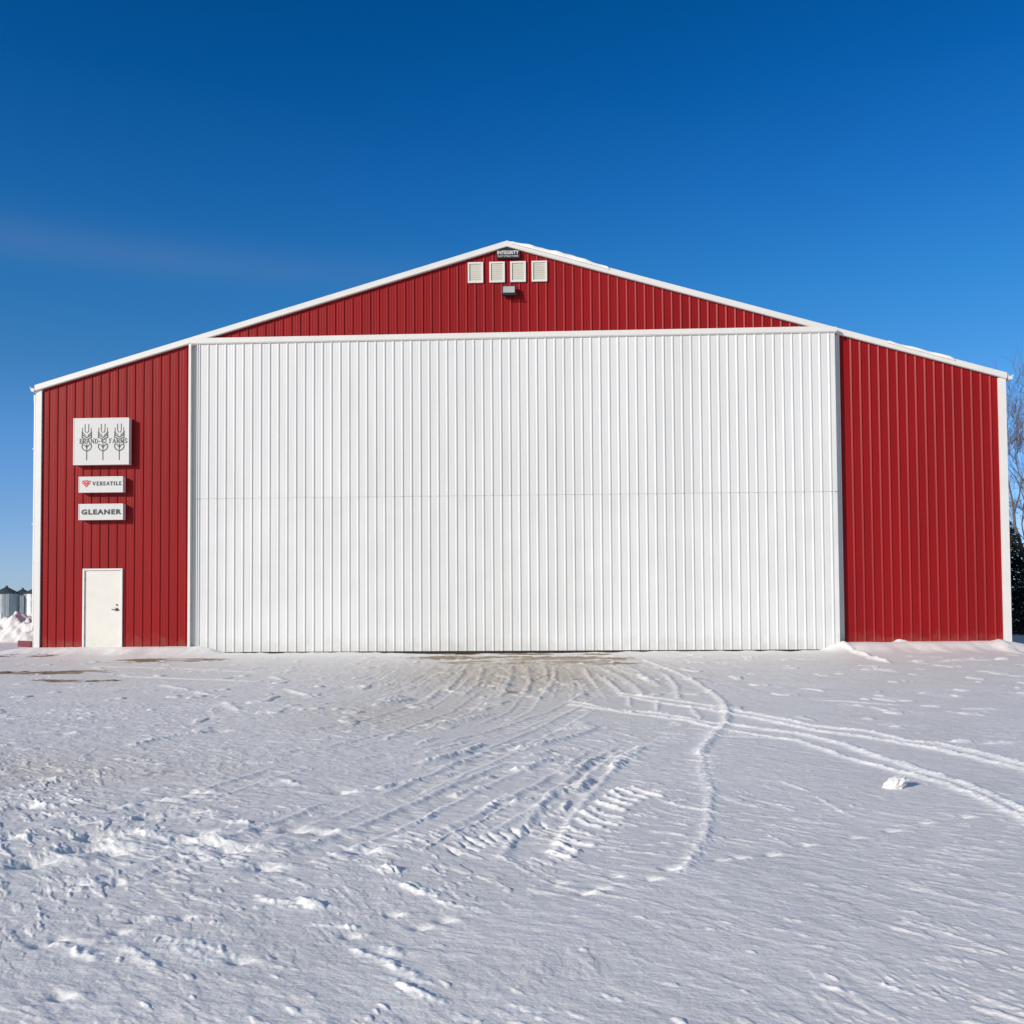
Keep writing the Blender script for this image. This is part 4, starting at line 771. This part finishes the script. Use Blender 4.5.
def spruce(x, y, hgt, rad, seed, label, group='trees right of the shed', dens=1.0, leaf=.11):
    rg = random.Random(seed); z0 = gz(x, y) - .1
    root = empty('spruce_tree', (x, y, z0)); tag(root, label, 'tree', group)
    MB().tube([(0, 0, 0), (.03, 0, hgt*.5), (0, .03, hgt*.97)], [hgt*.022, hgt*.012, .01], 7).build('trunk', M['bark'], root, smooth=True)
    n = int(9000*dens); V = []; F = []
    tiers = int(hgt*3.4)
    for _ in range(n):
        t = rg.random()**.75                      # 0 top .. 1 bottom
        tier = (round(t*tiers) + rg.gauss(0, .18))/tiers
        ang = rg.uniform(0, 2*math.pi)
        lob = 1 + .22*math.sin(ang*3+seed+tier*9) + .15*math.sin(ang*7+tier*23)
        rmax = rad*(.06+.94*tier)*lob
        f = rg.random()**.55; r_ = rmax*f
        z = hgt*(1-tier*.965) - r_*.28 + rg.gauss(0, .05)
        c = Vector((math.cos(ang)*r_, math.sin(ang)*r_, max(.05, z)))
        dv = Vector((math.cos(ang)+rg.gauss(0, .35), math.sin(ang)+rg.gauss(0, .35), -.35+rg.gauss(0, .3))).normalized()
        s = Vector((-dv.y, dv.x, rg.gauss(0, .4))).normalized()
        L = leaf*rg.uniform(.8, 2.4); W_ = leaf*rg.uniform(.2, .45)
        k = len(V); V += [tuple(c - s*W_), tuple(c + s*W_), tuple(c + dv*L + s*W_*.3), tuple(c + dv*L - s*W_*.3)]
        F.append((k, k+1, k+2, k+3))
    mb = MB(); mb.v = V; mb.f = F; mb.build('crown', M['needle'], root)
    return root

bare_tree(20.6, 37.0, 12.6, 5, 'tall bare tree closest to the right corner of the shed', lean=-.10, tr=.17)
bare_tree(22.6, 39.5, 13.2, 8, 'bare tree with upright fine twigs second from the shed corner', lean=-.16, tr=.18)
bare_tree(24.5, 36.0, 9.5, 14, 'smaller bare tree right of the first two', lean=-.1, tr=.15)
bare_tree(28.5, 40.0, 11.0, 21, 'bare tree farthest to the right of the shed', lean=.05, tr=.17)
spruce(19.5, 34.5, 4.3, 1.75, 2, 'dark spruce in the shade nearest to the right shed corner', dens=1.2)
spruce(21.4, 36.0, 5.2, 2.0, 3, 'dark spruce second from the right shed corner', dens=1.2)
spruce(24.0, 35.5, 4.6, 2.0, 4, 'third dark spruce from the right shed corner')
spruce(27.0, 37.0, 5.6, 2.2, 6, 'dark spruce at the outer end of the row')
spruce(20.6, 39.5, 4.6, 2.1, 9, 'dark spruce standing behind the first two', dens=1.2)
for i, (x, y, h, r_) in enumerate([(-146.2, 312, 7.5, 2.6), (-143.2, 300, 6.4, 2.2), (-139.4, 308, 6.8, 2.4)]):
    spruce(x, y, h, r_, 40+i, ['distant dark tree behind the leftmost grain bins', 'distant dark tree in the gap between the grain bins', 'distant dark tree behind the bin by the shed corner'][i], 'trees behind the grain bins', dens=.25, leaf=.45)

# ------------------------------------------------------------------ camera
F = 950.0; ROLL = R(-.38); PIT = R(1.9)
cam = bpy.data.cameras.new('camera'); co = bpy.data.objects.new('camera', cam); COL.objects.link(co)
cam.sensor_width = 36; cam.lens = F/1024*36; cam.shift_y = SHIFT
fw = Vector((0, math.cos(PIT), math.sin(PIT))); rt = Vector((1, 0, 0)); up = rt.cross(fw)
c_, s_ = math.cos(ROLL), math.sin(ROLL)
rx = c_*rt + s_*up; ux = -s_*rt + c_*up
co.matrix_world = Matrix(((rx.x, ux.x, -fw.x, 0), (rx.y, ux.y, -fw.y, 0), (rx.z, ux.z, -fw.z, 1.25), (0, 0, 0, 1)))
cam.clip_start = .05; cam.clip_end = 8000
scene.camera = co

# ------------------------------------------------------------------ light
EL = R(20); AZ = R(50)                      # sun height; angle left of straight behind the camera
sd = Vector((-math.sin(AZ)*math.cos(EL), -math.cos(AZ)*math.cos(EL), math.sin(EL)))
sun = bpy.data.lights.new('sun', 'SUN'); sun.energy = SUN_E; sun.angle = R(.53); sun.color = (1, .92, .81)
so = bpy.data.objects.new('sun', sun); COL.objects.link(so); so.rotation_euler = sd.to_track_quat('Z', 'Y').to_euler(); so.location = (-20, -20, 20)
wd = bpy.data.worlds.new('World'); scene.world = wd; wd.use_nodes = True
nt = wd.node_tree; N = nt.nodes; L = nt.links; bg = N['Background']
sky = N.new('ShaderNodeTexSky'); sky.sky_type = 'NISHITA'; sky.sun_disc = False
sky.sun_elevation = EL; sky.sun_rotation = math.atan2(sd.x, sd.y); sky.altitude = 500
sky.air_density = AIR; sky.dust_density = DUST; sky.ozone_density = OZ
# deep winter blue: colour grading of the sky by height above the horizon; unseen zenith brightened as added fill
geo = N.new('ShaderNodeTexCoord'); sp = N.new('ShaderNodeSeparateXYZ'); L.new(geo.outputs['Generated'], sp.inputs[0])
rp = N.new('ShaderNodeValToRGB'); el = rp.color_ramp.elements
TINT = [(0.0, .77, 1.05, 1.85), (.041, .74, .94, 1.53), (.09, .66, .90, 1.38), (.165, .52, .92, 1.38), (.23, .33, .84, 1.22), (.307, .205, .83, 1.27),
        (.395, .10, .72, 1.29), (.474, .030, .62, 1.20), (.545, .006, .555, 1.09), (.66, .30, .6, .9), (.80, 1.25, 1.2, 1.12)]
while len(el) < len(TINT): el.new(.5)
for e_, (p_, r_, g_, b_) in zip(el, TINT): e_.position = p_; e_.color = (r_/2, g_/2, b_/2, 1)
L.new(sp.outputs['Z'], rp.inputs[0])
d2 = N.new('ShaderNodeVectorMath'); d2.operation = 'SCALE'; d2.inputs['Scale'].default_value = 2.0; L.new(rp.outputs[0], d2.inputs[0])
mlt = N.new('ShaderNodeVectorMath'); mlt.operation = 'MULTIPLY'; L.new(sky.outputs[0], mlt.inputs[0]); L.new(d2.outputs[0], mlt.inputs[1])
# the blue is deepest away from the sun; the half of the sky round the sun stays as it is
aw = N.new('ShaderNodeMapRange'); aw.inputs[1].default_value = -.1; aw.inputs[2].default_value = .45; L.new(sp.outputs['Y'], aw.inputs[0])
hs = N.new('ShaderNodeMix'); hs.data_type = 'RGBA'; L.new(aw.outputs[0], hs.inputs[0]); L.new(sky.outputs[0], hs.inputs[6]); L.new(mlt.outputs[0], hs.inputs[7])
# a faint veil of high cloud
mp = N.new('ShaderNodeMapping'); mp.inputs['Scale'].default_value = (1.6, 1.6, 15)
L.new(geo.outputs['Generated'], mp.inputs[0])
no = N.new('ShaderNodeTexNoise'); no.inputs['Scale'].default_value = 1.1; no.inputs['Detail'].default_value = 4
L.new(mp.outputs[0], no.inputs['Vector'])
def mathn(op, a, b=None):
    n = N.new('ShaderNodeMath'); n.operation = op
    for i, v in enumerate((a, b)):
        if v is None: continue
        if isinstance(v, (int, float)): n.inputs[i].default_value = v
        else: L.new(v, n.inputs[i])
    return n.outputs[0]
dz = mathn('DIVIDE', mathn('SUBTRACT', sp.outputs['Z'], .330), .018)
gz1 = mathn('POWER', 2.718, mathn('MULTIPLY', mathn('MULTIPLY', dz, dz), -1.0))
lx = N.new('ShaderNodeMapRange'); lx.inputs[1].default_value = .05; lx.inputs[2].default_value = -.33; L.new(sp.outputs['X'], lx.inputs[0])
nn = N.new('ShaderNodeMapRange'); nn.inputs[1].default_value = .3; nn.inputs[2].default_value = .7; nn.inputs[3].default_value = .45; L.new(no.outputs['Fac'], nn.inputs[0])
m1 = N.new('ShaderNodeMath'); m1.operation = 'MULTIPLY'; m1.inputs[1].default_value = VEIL
L.new(mathn('MULTIPLY', mathn('MULTIPLY', gz1, lx.outputs[0]), nn.outputs[0]), m1.inputs[0])
mx = N.new('ShaderNodeMix'); mx.data_type = 'RGBA'; mx.inputs[7].default_value = (1.7, 2.5, 4.5, 1)
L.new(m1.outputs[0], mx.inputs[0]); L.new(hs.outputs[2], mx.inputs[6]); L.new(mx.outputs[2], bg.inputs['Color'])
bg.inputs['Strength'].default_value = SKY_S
scene.view_settings.view_transform = 'Standard'; scene.view_settings.look = 'None'
scene.view_settings.exposure = EXPO; scene.view_settings.gamma = 1
